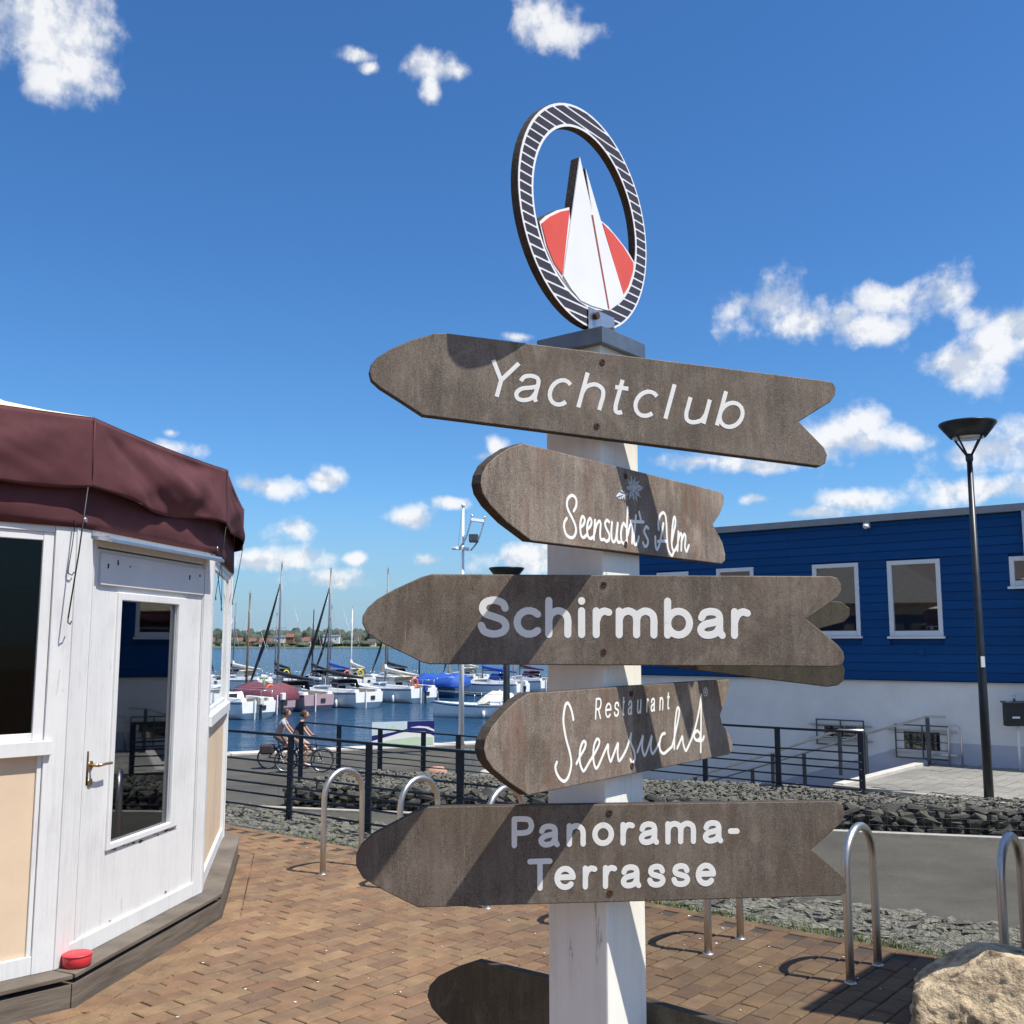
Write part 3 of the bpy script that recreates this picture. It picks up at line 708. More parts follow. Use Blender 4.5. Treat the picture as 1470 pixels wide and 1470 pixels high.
MB().obox(TA, TBd, Vector((TBd.y, -TBd.x, 0)), UP, 0.0, 9, .0, .10, -.3, .035).build('kerb', 'kerb_stone', terrace, bevel=.006)

# far shore: land strip, woods as one mass, single houses
mb = MB(); FY = 1180
for k in range(121):
    x = -1800 + k * 30
    mb.v += [(x, FY + 14 * mnoise.noise((x * .01, 0, 0)), WATER_Z - .5), (x, FY + 14, WATER_Z + 1.6), (x, FY + 140, WATER_Z + 6), (x, FY + 500, WATER_Z + 9)]
mb.f = [(k * 4 + j, (k + 1) * 4 + j, (k + 1) * 4 + j + 1, k * 4 + j + 1) for k in range(120) for j in range(3)]; mb.sm = [True] * len(mb.f)
tag(mb.build('far_shore', 'far_grass'), kind='structure')
ico = bmesh.new(); bmesh.ops.create_icosphere(ico, subdivisions=2, radius=1); iv = [v.co.copy() for v in ico.verts]; ifc = [tuple(v.index for v in f.verts) for f in ico.faces]; ico.free()
wd_ = MB()
for k in range(2600):
    x = random.uniform(-1000, 1000); d = random.choice((25, 60, 110, 160, 220)) + random.uniform(-15, 15)
    hgt = random.uniform(9, 17) * (1 + .5 * mnoise.noise((x * .008, d * .02, 3))) * (.42 if d < 50 else 1.0)
    if d < 50 and random.random() < .62: continue
    r_ = random.uniform(4, 9); base = WATER_Z + 1.5 + d * .022; rd = random.uniform(0, 100)
    wd_.add([(x + v.x * r_ * (1 + .35 * mnoise.noise(v * 2 + Vector((rd, 0, 0)))), FY + d + v.y * r_, base + hgt * .5 + v.z * hgt * .62 * (1 + .4 * mnoise.noise(v * 2.3 + Vector((0, rd, 0))))) for v in iv], ifc)
tag(wd_.build('far_woods', 'far_tree', fixn=False), 'dark green wood along the far lake shore', 'wood', kind='stuff')
HOUSES = [(338, 'wall_cream', 'roof_red', 26, 'low cream house with a red roof at the left of the far shore'), (362, 'brick_far', 'roof_red', 14, 'small brick house left of the tall masts on the far shore'),
 (379, 'wall_pale', 'roof_red', 12, 'pale house with a red roof between the leaning masts, far shore'), (389, 'brick_far', 'roof_red', 12, 'brick house beside a pale one on the far shore'),
 (399, 'wall_pale', 'roof_dark', 10, 'white house with a dark roof by the far waterside'), (408, 'wall_pale', 'fascia_grey', 30, 'long white flat hall above the far village'),
 (417, 'brick_far', 'roof_red', 12, 'red brick house under the long white hall, far shore'), (431, 'brick_far', 'roof_red', 16, 'large red-roofed brick house in the middle of the far shore'),
 (441, 'wall_cream', 'roof_red', 10, 'narrow cream house right of the large brick one, far shore'), (452, 'brick_far', 'roof_red', 12, 'brick house left of the second mast pair, far shore'),
 (476, 'wall_pale', 'fascia_grey', 26, 'low white shed roof among the trees on the far shore'), (514, 'wall_pale', 'roof_dark', 10, 'small white boathouse near the far bank'), (534, 'wall_cream', 'roof_dark', 13, 'cream house beside the tip of a sign board, far shore'), (555, 'wall_cream', 'roof_red', 12, 'cream house behind the sign board, far shore')]
for (px, wm2, rm, wd, lab) in HOUSES:
    d = FY + random.uniform(16, 70); c = at_y(px, 915, d); x = c.x; wd *= .72; hw = wd / 2; zb = WATER_Z + 1.5 + (d - FY) * .03 + (6 if 'hall' in lab or 'shed' in lab else 0); h = random.uniform(4, 6); rh = 1.2 if 'flat' in lab or 'shed' in lab else random.uniform(3.5, 5.5); dp = 5
    ho = empty('far_house', (x, d, zb), lab, 'house', 'houses along the far shore')
    MB().box(x - hw, x + hw, d - dp, d + dp, zb - 3, zb + h).build('wall', wm2, ho)
    MB().prism([(x - hw - .5, d - dp - .6, zb + h - .1), (x - hw - .5, d, zb + h + rh), (x - hw - .5, d + dp + .6, zb + h - .1)], (wd + 1, 0, 0)).build('roof', rm, ho)
    for k in range(3): MB().box(x - hw + wd * (.16 + .3 * k), x - hw + wd * (.16 + .3 * k) + 1.3, d - dp - .06, d - dp + .1, zb + 1.2, zb + 2.9).build('window', 'black', ho)

# ================================================================== SIGNPOST
AP = R(38.6); PW = .16
PC = Vector((.2075, 2.33, 0))                                   # near corner of the square post
dl = Vector((-math.cos(AP), math.sin(AP), 0)); dr = Vector((math.sin(AP), math.cos(AP), 0))
PCTR = PC + (dl + dr) * (PW / 2)
sign = empty('signpost', (PCTR.x, PCTR.y, 0), 'white weathered wooden signpost with brown arrow boards and a round sail emblem on top', 'signpost')
MB().obox(PC, dl, dr, UP, 0, PW, 0, PW, -.3, 2.315).build('post', 'post_paint', sign, bevel=.004)
cap = MB()
c4 = [PC + (dl + dr) * -.016, PC + dl * (PW + .016) - dr * .016, PC + (dl + dr) * (PW + .016), PC + dr * (PW + .016) - dl * .016]
cap.add([(p.x, p.y, 2.296) for p in c4] + [(p.x, p.y, 2.336) for p in c4] + [(PCTR.x, PCTR.y, 2.352)], [(3, 2, 1, 0)] + [(i, (i + 1) % 4, 4 + (i + 1) % 4, 4 + i) for i in range(4)] + [(4 + i, 4 + (i + 1) % 4, 8) for i in range(4)])
capo = cap.build('cap', 'zinc', sign, bevel=.002)

class Face:
    """vertical plane: origin P, horizontal direction d, normal n towards the viewer"""
    def __init__(s, P, psi):
        s.d = Vector((math.cos(psi), math.sin(psi), 0)); s.n = Vector((math.sin(psi), -math.cos(psi), 0)); s.P = Vector(P)
    def px(s, x, y):
        h = on_plane(x, y, s.P, s.n); return Vector(((h - s.P).dot(s.d), h.z))
    def w(s, q, o=0): return Vector((s.P.x, s.P.y, 0)) + s.d * q[0] + UP * q[1] + s.n * o

def ribbon(mb, F, pts, width, h0, taper=None, cap='round'):
    """flat stroke with rounded ends lying on a face; slightly domed so crossings never share a plane"""
    n = len(pts); prof = [(-1, 0), (-.97, .60), (0, .64), (.97, .60), (1, 0)]; vs = []
    tans = [(pts[min(i + 1, n - 1)] - pts[max(i - 1, 0)]).normalized() for i in range(n)]
    rows = []
    if cap == 'round':
        for a in (85, 60, 30): rows.append((pts[0] - tans[0] * math.sin(R(a)) * width / 2, tans[0], math.cos(R(a))))
    for i in range(n): rows.append((pts[i], tans[i], 1.0))
    if cap == 'round':
        for a in (30, 60, 85): rows.append((pts[-1] + tans[-1] * math.sin(R(a)) * width / 2, tans[-1], math.cos(R(a))))
    for k, (p, t, s) in enumerate(rows):
        nn = Vector((-t.y, t.x)); ww = width / 2 * s
        if taper: ww *= taper[0] + (taper[1] - taper[0]) * k / (len(rows) - 1)
        for (x, z) in prof: vs.append(F.w(p + nn * (x * ww), h0 + z * .0004))
    m = len(prof); fs = [(i * m + j, i * m + j + 1, (i + 1) * m + j + 1, (i + 1) * m + j) for i in range(len(rows) - 1) for j in range(m - 1)]
    mb.add(vs, fs, False)

def arc(cx, cy, rx, ry, a0, a1, n=14): return [(cx + rx * math.cos(R(a0 + (a1 - a0) * i / n)), cy + ry * math.sin(R(a0 + (a1 - a0) * i / n))) for i in range(n + 1)]
def sp(*p): return [(v.x, v.y) for v in catmull([Vector((a, b)) for a, b in p], 5)]
X = .70
GLY = {
 'S': [sp((.94, .77), (.84, .92), (.5, 1), (.16, .93), (.05, .76), (.18, .60), (.5, .51), (.84, .41), (.97, .24), (.85, .07), (.5, 0), (.14, .07), (0, .25))],
 's': [sp((.92, .53), (.80, .655), (.5, .70), (.17, .65), (.07, .52), (.2, .41), (.5, .355), (.84, .29), (.96, .17), (.82, .045), (.5, 0), (.14, .05), (0, .18))],
 'c': [arc(.5, .35, .5, .35, 44, 316)], 'o': [arc(.5, .35, .5, .35, 90, 450, 24)],
 'h': [[(0, 1), (0, 0)], sp((0, .42), (.12, .60), (.5, .70), (.88, .60), (1, .42), (1, .2), (1, 0))],
 'n': [[(0, .70), (0, 0)], sp((0, .42), (.12, .60), (.5, .70), (.88, .60), (1, .42), (1, .2), (1, 0))],
 'i': [[(.5, .70), (.5, 0)], [(.5, .985), (.5, 1.0)]], 'l': [[(.5, 1), (.5, 0)]],
 'r': [[(0, .70), (0, 0)], sp((0, .38), (.2, .58), (.6, .69), (1, .66))],
 'm': [[(0, .70), (0, 0)], sp((0, .44), (.07, .61), (.26, .70), (.45, .61), (.5, .44), (.5, .2), (.5, 0)), sp((.5, .44), (.57, .61), (.76, .70), (.95, .61), (1, .44), (1, .2), (1, 0))],
 'b': [[(0, 1), (0, 0)], arc(.5, .35, .5, .35, 180, 540, 24)],
 'a': [sp((.06, .52), (.18, .65), (.48, .70), (.78, .655), (.88, .52), (.88, .30), (.90, .10), (1, 0)), sp((.88, .43), (.6, .375), (.2, .31), (.02, .17), (.13, .035), (.4, 0), (.72, .07), (.88, .24))],
 'P': [[(0, 1), (0, 0)], sp((0, 1), (.5, 1), (.86, .95), (1, .74), (.86, .53), (.5, .47), (0, .47))],
 'R': [[(0, 1), (0, 0)], sp((0, 1), (.5, 1), (.86, .95), (1, .74), (.86, .53), (.5, .47), (0, .47)), [(.5, .47), (1, 0)]],
 'T': [[(0, 1), (1, 1)], [(.5, 1), (.5, 0)]], '-': [[(0, .36), (1, .36)]],
 'e': [[(.03, .375), (.97, .375)], arc(.5, .35, .5, .35, 4, 318, 20)],
 't': [sp((.38, .93), (.38, .5), (.38, .2), (.5, .03), (.75, 0), (.95, .03)), [(0, .70), (.95, .70)]],
 'u': [sp((0, .70), (0, .4), (0, .25), (.12, .06), (.45, 0), (.85, .09), (1, .28)), [(1, .70), (1, 0)]],
 'Y': [[(0, 1), (.5, .47)], [(1, 1), (.5, .47)], [(.5, .47), (.5, 0)]],
}
def letters(F, parent, run, base, caph, wpx, slant=0, cap='round', h0=.00025):
    """run: (glyph, x0, x1) in photo pixels; base(x), caph(x) give the baseline and capital height there"""
    for g, x0, x1 in run:
        mb = MB(); hw = wpx / 2; xm = (x0 + x1) / 2; Hc = caph(xm) - wpx
        allp = [p for st in GLY[g] for p in st]
        ext = lambda wd_: (min(gx * wd_ + slant * gy * Hc for gx, gy in allp), max(gx * wd_ + slant * gy * Hc for gx, gy in allp))
        lo_, hi_ = .0, 200.0
        for _ in range(30):
            wd = (lo_ + hi_) / 2; e_ = ext(wd)
            if e_[1] - e_[0] > x1 - x0 - wpx: hi_ = wd
            else: lo_ = wd
        x0b = x0 + hw - ext(wd)[0]
        if ext(wd)[1] - ext(wd)[0] > x1 - x0 - wpx + .5: x0b += (x1 - x0 - wpx - ext(wd)[1] + ext(wd)[0]) / 2
        for k, st in enumerate(GLY[g]):
            pts = []
            for gx, gy in st:
                x = x0b + gx * wd; hgt = gy * (caph(xm) - wpx)
                pts.append(F.px(x + slant * hgt, base(x) - hw - hgt))
            if len(pts) == 2: pts = [pts[0], pts[0] * .5 + pts[1] * .5, pts[1]]
            a = F.px(xm, base(xm)); b2 = F.px(xm, base(xm) - 10)
            ribbon(mb, F, pts, abs(b2.y - a.y) / 10 * wpx, h0 + k * .0001, cap=cap)
        mb.build('letter', 'letter_white', parent, fixn=False)
def script(F, parent, strokes, ox, oy, s, wpx, name='letter', mat='letter_white'):
    for k, grp in enumerate(strokes):
        mb = MB()
        for j, st in enumerate(grp):
            pts = catmull([F.px(ox + x / s, oy + y / s) for x, y in st], 5)
            a = F.px(ox + st[0][0] / s, oy + st[0][1] / s); b2 = F.px(ox + st[0][0] / s, oy + st[0][1] / s - 10)
            ribbon(mb, F, pts, abs(b2.y - a.y) / 10 * wpx, .00025 + .0001 * j + .00005 * (k % 3))
        mb.build(name, mat, parent, fixn=False)

BT = .025
def board(F, pts, mat, label, screws=()):
    poly = [F.px(x, y) for x, y in pts]
    mb = MB(); mb.prism([F.w(p) for p in poly], -F.n * BT)
    o = mb.build('sign_board', mat, sign)
    o.data.materials.append(MATS['board_edge'])
    for p in o.data.polygons:
        if len(p.vertices) < 6: p.material_index = 1
    bv = o.modifiers.new('bevel', 'BEVEL'); bv.width = .0022; bv.segments = 2; bv.limit_method = 'ANGLE'; bv.angle_limit = R(60)
    o['label'] = label
    for (x, y) in screws:
        q = F.px(x, y); c = F.w(q, .001); s = MB()
        ring = lambda r_, o2: [F.w(q + Vector((r_ * math.cos(2 * math.pi * k / 12), r_ * math.sin(2 * math.pi * k / 12))), o2) for k in range(12)]
        s.add(ring(.0075, 0) + ring(.0065, .002) + ring(.003, .0022) + ring(.0025, .0005), [(k, (k + 1) % 12, 12 + (k + 1) % 12, 12 + k) for k in range(12)] + [(12 + k, 12 + (k + 1) % 12, 24 + (k + 1) % 12, 24 + k) for k in range(12)] + [(24 + k, 24 + (k + 1) % 12, 36 + (k + 1) % 12, 36 + k) for k in range(12)] + [tuple(range(36, 48))])
        s.build('screw', 'rust', o, fixn=False)
    return o
# --- top board
F1 = Face(PC + Vector((.12, -1, 0)).normalized() * BT, R(12))
b1 = board(F1, [(640, 478), (625, 478), (590, 488), (560, 501), (541, 513), (532.5, 523), (530, 533), (533, 545), (545, 556), (575, 575), (607, 596), (1178, 669.5), (1185, 665), (1188, 653), (1183, 642), (1147, 605), (1192, 577), (1199, 567), (1200, 556), (1195, 548.5), (1183, 546)], 'board', 'topmost arrow board with slanted white lettering', [(865, 519), (857, 611)])
letters(F1, b1, [('Y', 705, 748), ('a', 738, 776), ('c', 786, 822), ('h', 827, 869), ('t', 880, 905), ('c', 909, 946), ('l', 952, 977), ('u', 982, 1022), ('b', 1026, 1069)], lambda x: 572.5 + .1305 * (x - 712), lambda x: 56.5 - .004 * (x - 712), 6.1, .27, cap='flat')
# --- second board
FA = R(90) - AP
F2 = Face(PC + Vector((math.cos(AP), -math.sin(AP), 0)) * BT, FA)
b2 = board(F2, [(751, 636), (731, 642.5), (712.5, 654.5), (699, 667), (692, 681), (690, 694), (693, 708), (704.5, 726), (728, 750), (763, 776.5), (1036, 809.5), (1041, 805), (1041.5, 796), (1037.5, 779), (1023.7, 752.7), (1033.5, 738), (1039, 723.5), (1039.5, 712), (1035, 706)], 'board_warm', 'second board from the top with script lettering and a flower', [(898, 684), (898, 781)])
AL = [[[(172, 468), (196, 420), (200, 360), (180, 315), (145, 305), (110, 340), (100, 400), (115, 460), (150, 530), (185, 610), (196, 680), (175, 738), (135, 748), (90, 712), (70, 640), (75, 585), (98, 545)]],
 [[(243, 642), (275, 610), (288, 560), (268, 525), (248, 560), (240, 640), (250, 722), (277, 748), (312, 715)]], [[(318, 658), (345, 630), (360, 585), (345, 545), (322, 582), (312, 662), (325, 738), (352, 758), (386, 730)]],
 [[(397, 565), (390, 660), (384, 765)], [(390, 705), (410, 622), (440, 575), (456, 602), (450, 690), (456, 764), (480, 770)]], [[(545, 582), (522, 565), (502, 605), (520, 660), (546, 712), (545, 765), (520, 788), (488, 765)]],
 [[(576, 588), (568, 690), (576, 775), (597, 792), (617, 750), (636, 598)], [(636, 598), (626, 720), (636, 792), (660, 797)]], [[(718, 628), (700, 598), (680, 640), (670, 720), (680, 792), (707, 808), (735, 772)]],
 [[(742, 432), (736, 560), (731, 700), (735, 818)], [(740, 722), (765, 622), (786, 612), (791, 680), (786, 805)]], [[(828, 518), (815, 660), (805, 785), (822, 825), (846, 792), (858, 740)], [(774, 574), (840, 580), (908, 583)]],
 [[(863, 480), (879, 552)]], [[(958, 648), (937, 632), (915, 680), (935, 732), (956, 782), (945, 832), (920, 838), (904, 802)]],
 [[(1068, 662), (1065, 590), (1080, 520), (1115, 485), (1140, 520), (1150, 620), (1155, 740), (1165, 850), (1185, 912), (1208, 937), (1226, 905)], [(1118, 600), (1100, 700), (1075, 822), (1050, 872), (1035, 832), (1032, 740)], [(1058, 790), (1100, 784), (1152, 790)]],
 [[(1205, 802), (1225, 700), (1245, 600), (1239, 533), (1224, 560), (1210, 680), (1205, 802), (1216, 872), (1240, 882), (1266, 832)]], [[(1277, 688), (1267, 884)], [(1272, 782), (1295, 710), (1311, 732), (1305, 882)], [(1307, 792), (1335, 716), (1351, 742), (1345, 852), (1362, 893), (1386, 830)]]]
script(F2, b2, AL, 800, 670, 7.35, 4.7)
# flower emblem: petals as small leaf blades
def petals(F, parent, c, tips, wr, ox, oy, s):
    for k, tip in enumerate(tips):
        p0 = F.px(ox + c[0] / s, oy + c[1] / s); p1 = F.px(ox + tip[0] / s, oy + tip[1] / s); t = p1 - p0; nn = Vector((-t.y, t.x)) * wr
        z = .0007 + .0003 * (k % 4)
        prof = [(0.02, .15), (.25, .6), (.5, 1), (.75, .7), (1, .02)]
        vs = []
        for (u, wv) in prof: vs += [F.w(p0 + t * u - nn * wv, z), F.w(p0 + t * u, z + .0012), F.w(p0 + t * u + nn * wv, z)]
        fs = [(i * 3 + j, i * 3 + j + 1, i * 3 + 4 + j, i * 3 + 3 + j) for i in range(4) for j in (0, 1)]
        MB().add(vs, fs).build('petal', 'letter_outline', parent, fixn=False)
        ribbon_m = MB(); ribbon(ribbon_m, F, [p0 + t * .3, p0 + t * .6, p0 + t * .85], .0012, z + .0014); ribbon_m.build('petal_vein', 'emblem_dark', parent, fixn=False)
petals(F2, b2, (690, 640), [(630, 180), (510, 330), (770, 240), (900, 380), (1050, 620), (960, 940), (850, 1130), (720, 1130), (560, 1030), (450, 620), (760, 1000), (880, 760)], .17, 880, 675, 24.5)
petals(F2, b2, (400, 860), [(230, 720), (420, 690), (530, 850), (400, 1090), (90, 940), (300, 1040), (480, 1050)], .22, 880, 675, 24.5)
# --- third board
F3 = Face(PC + Vector((.1117, -.9937, 0)) * BT, R(6.4))
b3 = board(F3, [(620, 824), (605.5, 828), (566, 846), (542, 859.5), (528, 872), (520.5, 884), (520, 895), (527, 909), (551.6, 925), (583.5, 939.6), (606, 951), (618, 953.6), (1203, 957), (1210, 953), (1212.5, 945), (1211, 936), (1204, 926.7), (1186, 911), (1157.7, 889), (1178, 875.5), (1203, 857), (1207.5, 848), (1207.5, 838), (1202, 829.5), (1194, 827)], 'board', 'third board from the top with bold white lettering', [(867, 839), (867, 935)])
letters(F3, b3, [('S', 685.5, 731.5), ('c', 737, 777), ('h', 782.5, 820.5), ('i', 829.5, 840.5), ('r', 850.5, 879), ('m', 883.5, 944), ('b', 953, 995), ('a', 1000.5, 1042), ('r', 1049, 1078)], lambda x: 915.3 + .006 * (x - 700), lambda x: 59, 10.6)
# --- fourth board
F4 = Face(PC + Vector((math.cos(AP), -math.sin(AP), 0)) * BT, FA)
b4 = board(F4, [(758, 995), (743.5, 1004), (724, 1022), (706, 1044), (697, 1062), (695, 1076), (698.6, 1090), (708, 1104), (732.6, 1124.6), (758.4, 1141.8), (1047, 1083), (1051.5, 1078), (1052, 1068), (1047, 1054), (1037, 1039), (1034, 1026), (1041, 1009), (1046, 993), (1047, 975)], 'board_warm', 'fourth board from the top with two lines of handwritten lettering', [(906, 996), (907, 1099)])
bl = lambda x: 980 + (315 - .139 * ((x - 780) * 5.88 - 432)) / 5.88
letters(F4, b4, [(g, 780 + a / 5.88, 780 + c / 5.88) for g, a, c in (('R', 430, 494), ('e', 516, 578), ('s', 590, 642), ('t', 662, 692), ('a', 707, 753), ('u', 785, 832), ('r', 862, 893), ('a', 899, 946), ('n', 972, 1017), ('t', 1038, 1071))], bl, lambda x: 31.5 - .045 * (x - 855), 3.2, .04)
SE = [[[(252, 312), (235, 230), (205, 172), (180, 210), (168, 330), (190, 470), (220, 580), (235, 680), (215, 782), (180, 832), (140, 812), (110, 762), (100, 712), (113, 672)]],
 [[(278, 684), (310, 620), (345, 560), (356, 510), (335, 498), (310, 560), (305, 660), (325, 732), (345, 742), (380, 682), (430, 600), (465, 530), (471, 490), (450, 478), (425, 540), (420, 640), (435, 712), (455, 717), (490, 642)]],
 [[(490, 642), (530, 550), (546, 526), (545, 590), (565, 664), (582, 630), (618, 535), (630, 516), (625, 590), (635, 658), (660, 636), (700, 560), (735, 455), (741, 422), (735, 500), (765, 580), (771, 640), (750, 678), (733, 648)]],
 [[(793, 584), (828, 485), (840, 452), (832, 540), (850, 614), (872, 580), (903, 485), (914, 452), (905, 540), (920, 599), (950, 562), (985, 492)]], [[(1024, 428), (1000, 440), (980, 500), (985, 570), (1015, 598), (1050, 572), (1085, 540)]],
 [[(1085, 540), (1110, 440), (1140, 292), (1146, 230), (1130, 216), (1115, 300), (1106, 430), (1104, 556)], [(1128, 554), (1162, 475), (1172, 458), (1180, 520), (1200, 574), (1222, 540)]],
 [[(1222, 540), (1270, 420), (1310, 252), (1332, 105)], [(1332, 105), (1330, 300), (1327, 584)], [(1297, 405), (1274, 430), (1274, 468), (1297, 488), (1320, 468), (1320, 430), (1297, 405)], [(1310, 492), (1340, 486), (1354, 456)]]]
script(F4, b4, SE, 780, 980, 5.88, 4.6)
script(F4, b4, [[[(1368 + 17 * math.cos(k * .5236), 77 + 35 * math.sin(k * .5236)) for k in range(13)]], [[(1362, 95), (1362, 60), (1374, 62), (1374, 76), (1363, 78)], [(1366, 78), (1375, 95)]]], 780, 980, 5.88, 1.2)
# --- fifth board
F5 = Face(PC + Vector((.1117, -.9937, 0)) * BT, R(6.4))
b5 = board(F5, [(614.5, 1158), (595.6, 1166), (563, 1183), (535, 1198), (519, 1213), (511, 1228), (511, 1243), (521, 1261), (550, 1278), (580.5, 1293.5), (600.7, 1303), (1207, 1286), (1214.5, 1281), (1216.5, 1271), (1211.6, 1259), (1191, 1241), (1165, 1219), (1188, 1199.5), (1209, 1181), (1213, 1170), (1211, 1159), (1205, 1152), (1198.7, 1149.8)], 'board', 'fifth board from the top with two lines of bold white lettering', [(875, 1166), (876, 1281)])
zx = lambda v: 720 + v / 4.083
letters(F5, b5, [(g, zx(a), zx(c)) for g, a, c in (('P', 58, 192), ('a', 215, 342), ('n', 380, 495), ('o', 530, 660), ('r', 695, 782), ('a', 803, 924), ('m', 958, 1141), ('a', 1178, 1300), ('-', 1325, 1396))], lambda x: 1217.8 - .0235 * (x - 735), lambda x: 46 - .005 * (x - 735), 8.2)
letters(F5, b5, [(g, zx(a), zx(c)) for g, a, c in (('T', 150, 300), ('e', 308, 436), ('r', 474, 562), ('r', 592, 678), ('a', 697, 820), ('s', 852, 962), ('s', 994, 1106), ('e', 1136, 1258))], lambda x: 1279.3 - .0265 * (x - 757), lambda x: 46.5 - .005 * (x - 757), 8.2)
# --- boards seen from behind
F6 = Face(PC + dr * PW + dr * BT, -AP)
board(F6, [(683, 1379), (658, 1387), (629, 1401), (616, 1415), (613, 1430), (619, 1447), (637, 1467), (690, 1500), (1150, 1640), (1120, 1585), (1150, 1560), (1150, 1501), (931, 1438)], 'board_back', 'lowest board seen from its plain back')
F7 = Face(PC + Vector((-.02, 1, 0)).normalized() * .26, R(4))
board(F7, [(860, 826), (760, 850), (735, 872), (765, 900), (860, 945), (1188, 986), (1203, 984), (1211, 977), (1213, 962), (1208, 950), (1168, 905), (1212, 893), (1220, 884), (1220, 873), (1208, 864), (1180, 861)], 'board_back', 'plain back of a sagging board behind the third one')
# --- round emblem
RN = Vector((math.cos(AP), -math.sin(AP), 0)); FE = Face(PCTR + Vector((-.01, -.08, 0)), FA); RC = Vector((-.0031, 2.6204)); RO, RI = .2722, .2155
ringp = lambda r_, o, n=72: [FE.w(RC + Vector((r_ * math.cos(2 * math.pi * k / n), r_ * math.sin(2 * math.pi * k / n))), o) for k in range(n)]
def annulus(r0, r1, o0, o1, n=72):
    vs = ringp(r1, o1) + ringp(r0, o1) + ringp(r1, o0) + ringp(r0, o0); fs = []
    for k in range(n):
        j = (k + 1) % n; fs += [(k, j, n + j, n + k), (2 * n + k, 3 * n + k, 3 * n + j, 2 * n + j), (k, 2 * n + k, 2 * n + j, j), (n + k, n + j, 3 * n + j, 3 * n + k)]
    return MB().add(vs, fs)
er = annulus(RI, RO, -BT * .82, -.0015).build('emblem_ring', 'board_edge', sign); er['label'] = 'round emblem with a white sail over a red sun, ringed by dark stripes'
annulus(RI + .001, RO - .001, -.0014, 0).build('ring_face', 'emblem_white', er)
NB = 24; hh = 2 * RO / NB
for k in range(NB):
    z0, z1 = -RO + k * hh + .0028, -RO + (k + 1) * hh - .0028; ro, ri = RO - .007, RI + .008
    zs = [z0 + (z1 - z0) * j / 5 for j in range(6)]
    segs = []
    out_x = [math.sqrt(max(0, ro * ro - z * z)) for z in zs]; in_x = [math.sqrt(max(0, ri * ri - z * z)) for z in zs]
    if max(out_x) <= .002: continue
    if max(in_x) > .004: segs = [([-o for o in out_x], [-i for i in in_x]), (in_x, out_x)]
    else: segs = [([-o for o in out_x], out_x)]
    for lo, hi in segs:
        vs = []
        for j in range(6): vs += [FE.w(RC + Vector((lo[j], zs[j])), .0008), FE.w(RC + Vector((hi[j], zs[j])), .0008)]
        MB().add(vs, [(2 * j, 2 * j + 1, 2 * j + 3, 2 * j + 2) for j in range(5)]).build('stripe', 'emblem_dark', er, fixn=False)
def plate(name, pts, mat, o0, o1, s=6.68, ox=730, oy=300, par=None):
    poly = [FE.px(ox + x / s, oy + y / s) for x, y in pts]
    return MB().prism([FE.w(p, o1) for p in poly], FE.n * (o0 - o1)).build(name, mat, par or er)
z4 = lambda x, y: ((730 + x / 7.0 - 730) * 6.68, (130 + y / 7.0 - 300) * 6.68)
plate('sun_backing', [(300, 118), (360, 60), (470, 5), (590, -25), (600, 200), (880, 100), (960, 160), (1060, 280), (1150, 400), (1215, 505), (1205, 640), (1160, 760), (1080, 870), (960, 985), (800, 935), (690, 880), (560, 740), (440, 560), (350, 350)], 'board_edge', -BT, -.0035)
plate('sun_rim', [(303, 122), (363, 64), (470, 10), (588, -18), (600, 200), (885, 106), (960, 166), (1060, 286), (1150, 406), (1211, 510), (1200, 640), (1156, 756), (1076, 866), (956, 978), (800, 928), (694, 874), (564, 734), (444, 556), (354, 346)], 'emblem_white', -.0034, -.0015)
plate('sun', [(318, 138), (400, 72), (500, 25), (586, 8), (518, 630), (440, 520), (370, 350)], 'emblem_red', -.0014, .0005)
plate('sun', [(902, 135), (1000, 235), (1100, 360), (1195, 515), (1195, 590), (1150, 740), (1098, 825)], 'emblem_red', -.0014, .0005)
sailp = [z4(712, 668), (800, 40), (955, 975), (800, 930), (690, 880), (600, 770), (522, 640)]
plate('sail_backing', [z4(712, 668), (797, 40), (940, 960), (700, 860), (530, 640)], 'board_edge', -BT, -.0012)
plate('sail', sailp, 'emblem_white', -.0011, .0016)
plate('sail_backing', [z4(770, 780), (800, 60), (945, 950), (1080, 860), (880, 110)], 'board_edge', -BT, -.0012)
plate('jib', [z4(770, 780), (803, 60), (962, 975), (1050, 910), (1100, 830), (880, 105)], 'emblem_white', -.0011, .0013)
plate('seam', [(788, 60), (804, 60), (962, 955), (948, 955)], 'emblem_line', .0017, .0022)
# bracket
bq = FE.px(730 + 870 / 6.68, 300 + 1075 / 6.68)
for sgn in (-1,):
    MB().obox(FE.w(bq, .0), FE.d, UP, FE.n, -.052, .06, -.035, .022, .0025, .0055).build('bracket', 'galvanised', sign, bevel=.001)
for dx, dz in ((-.028, .004), (.034, -.018)):
    MB().tube([FE.w(bq + Vector((dx, dz)), .004), FE.w(bq + Vector((dx, dz)), .016)], .009, 6).build('bolt', 'rust', sign)

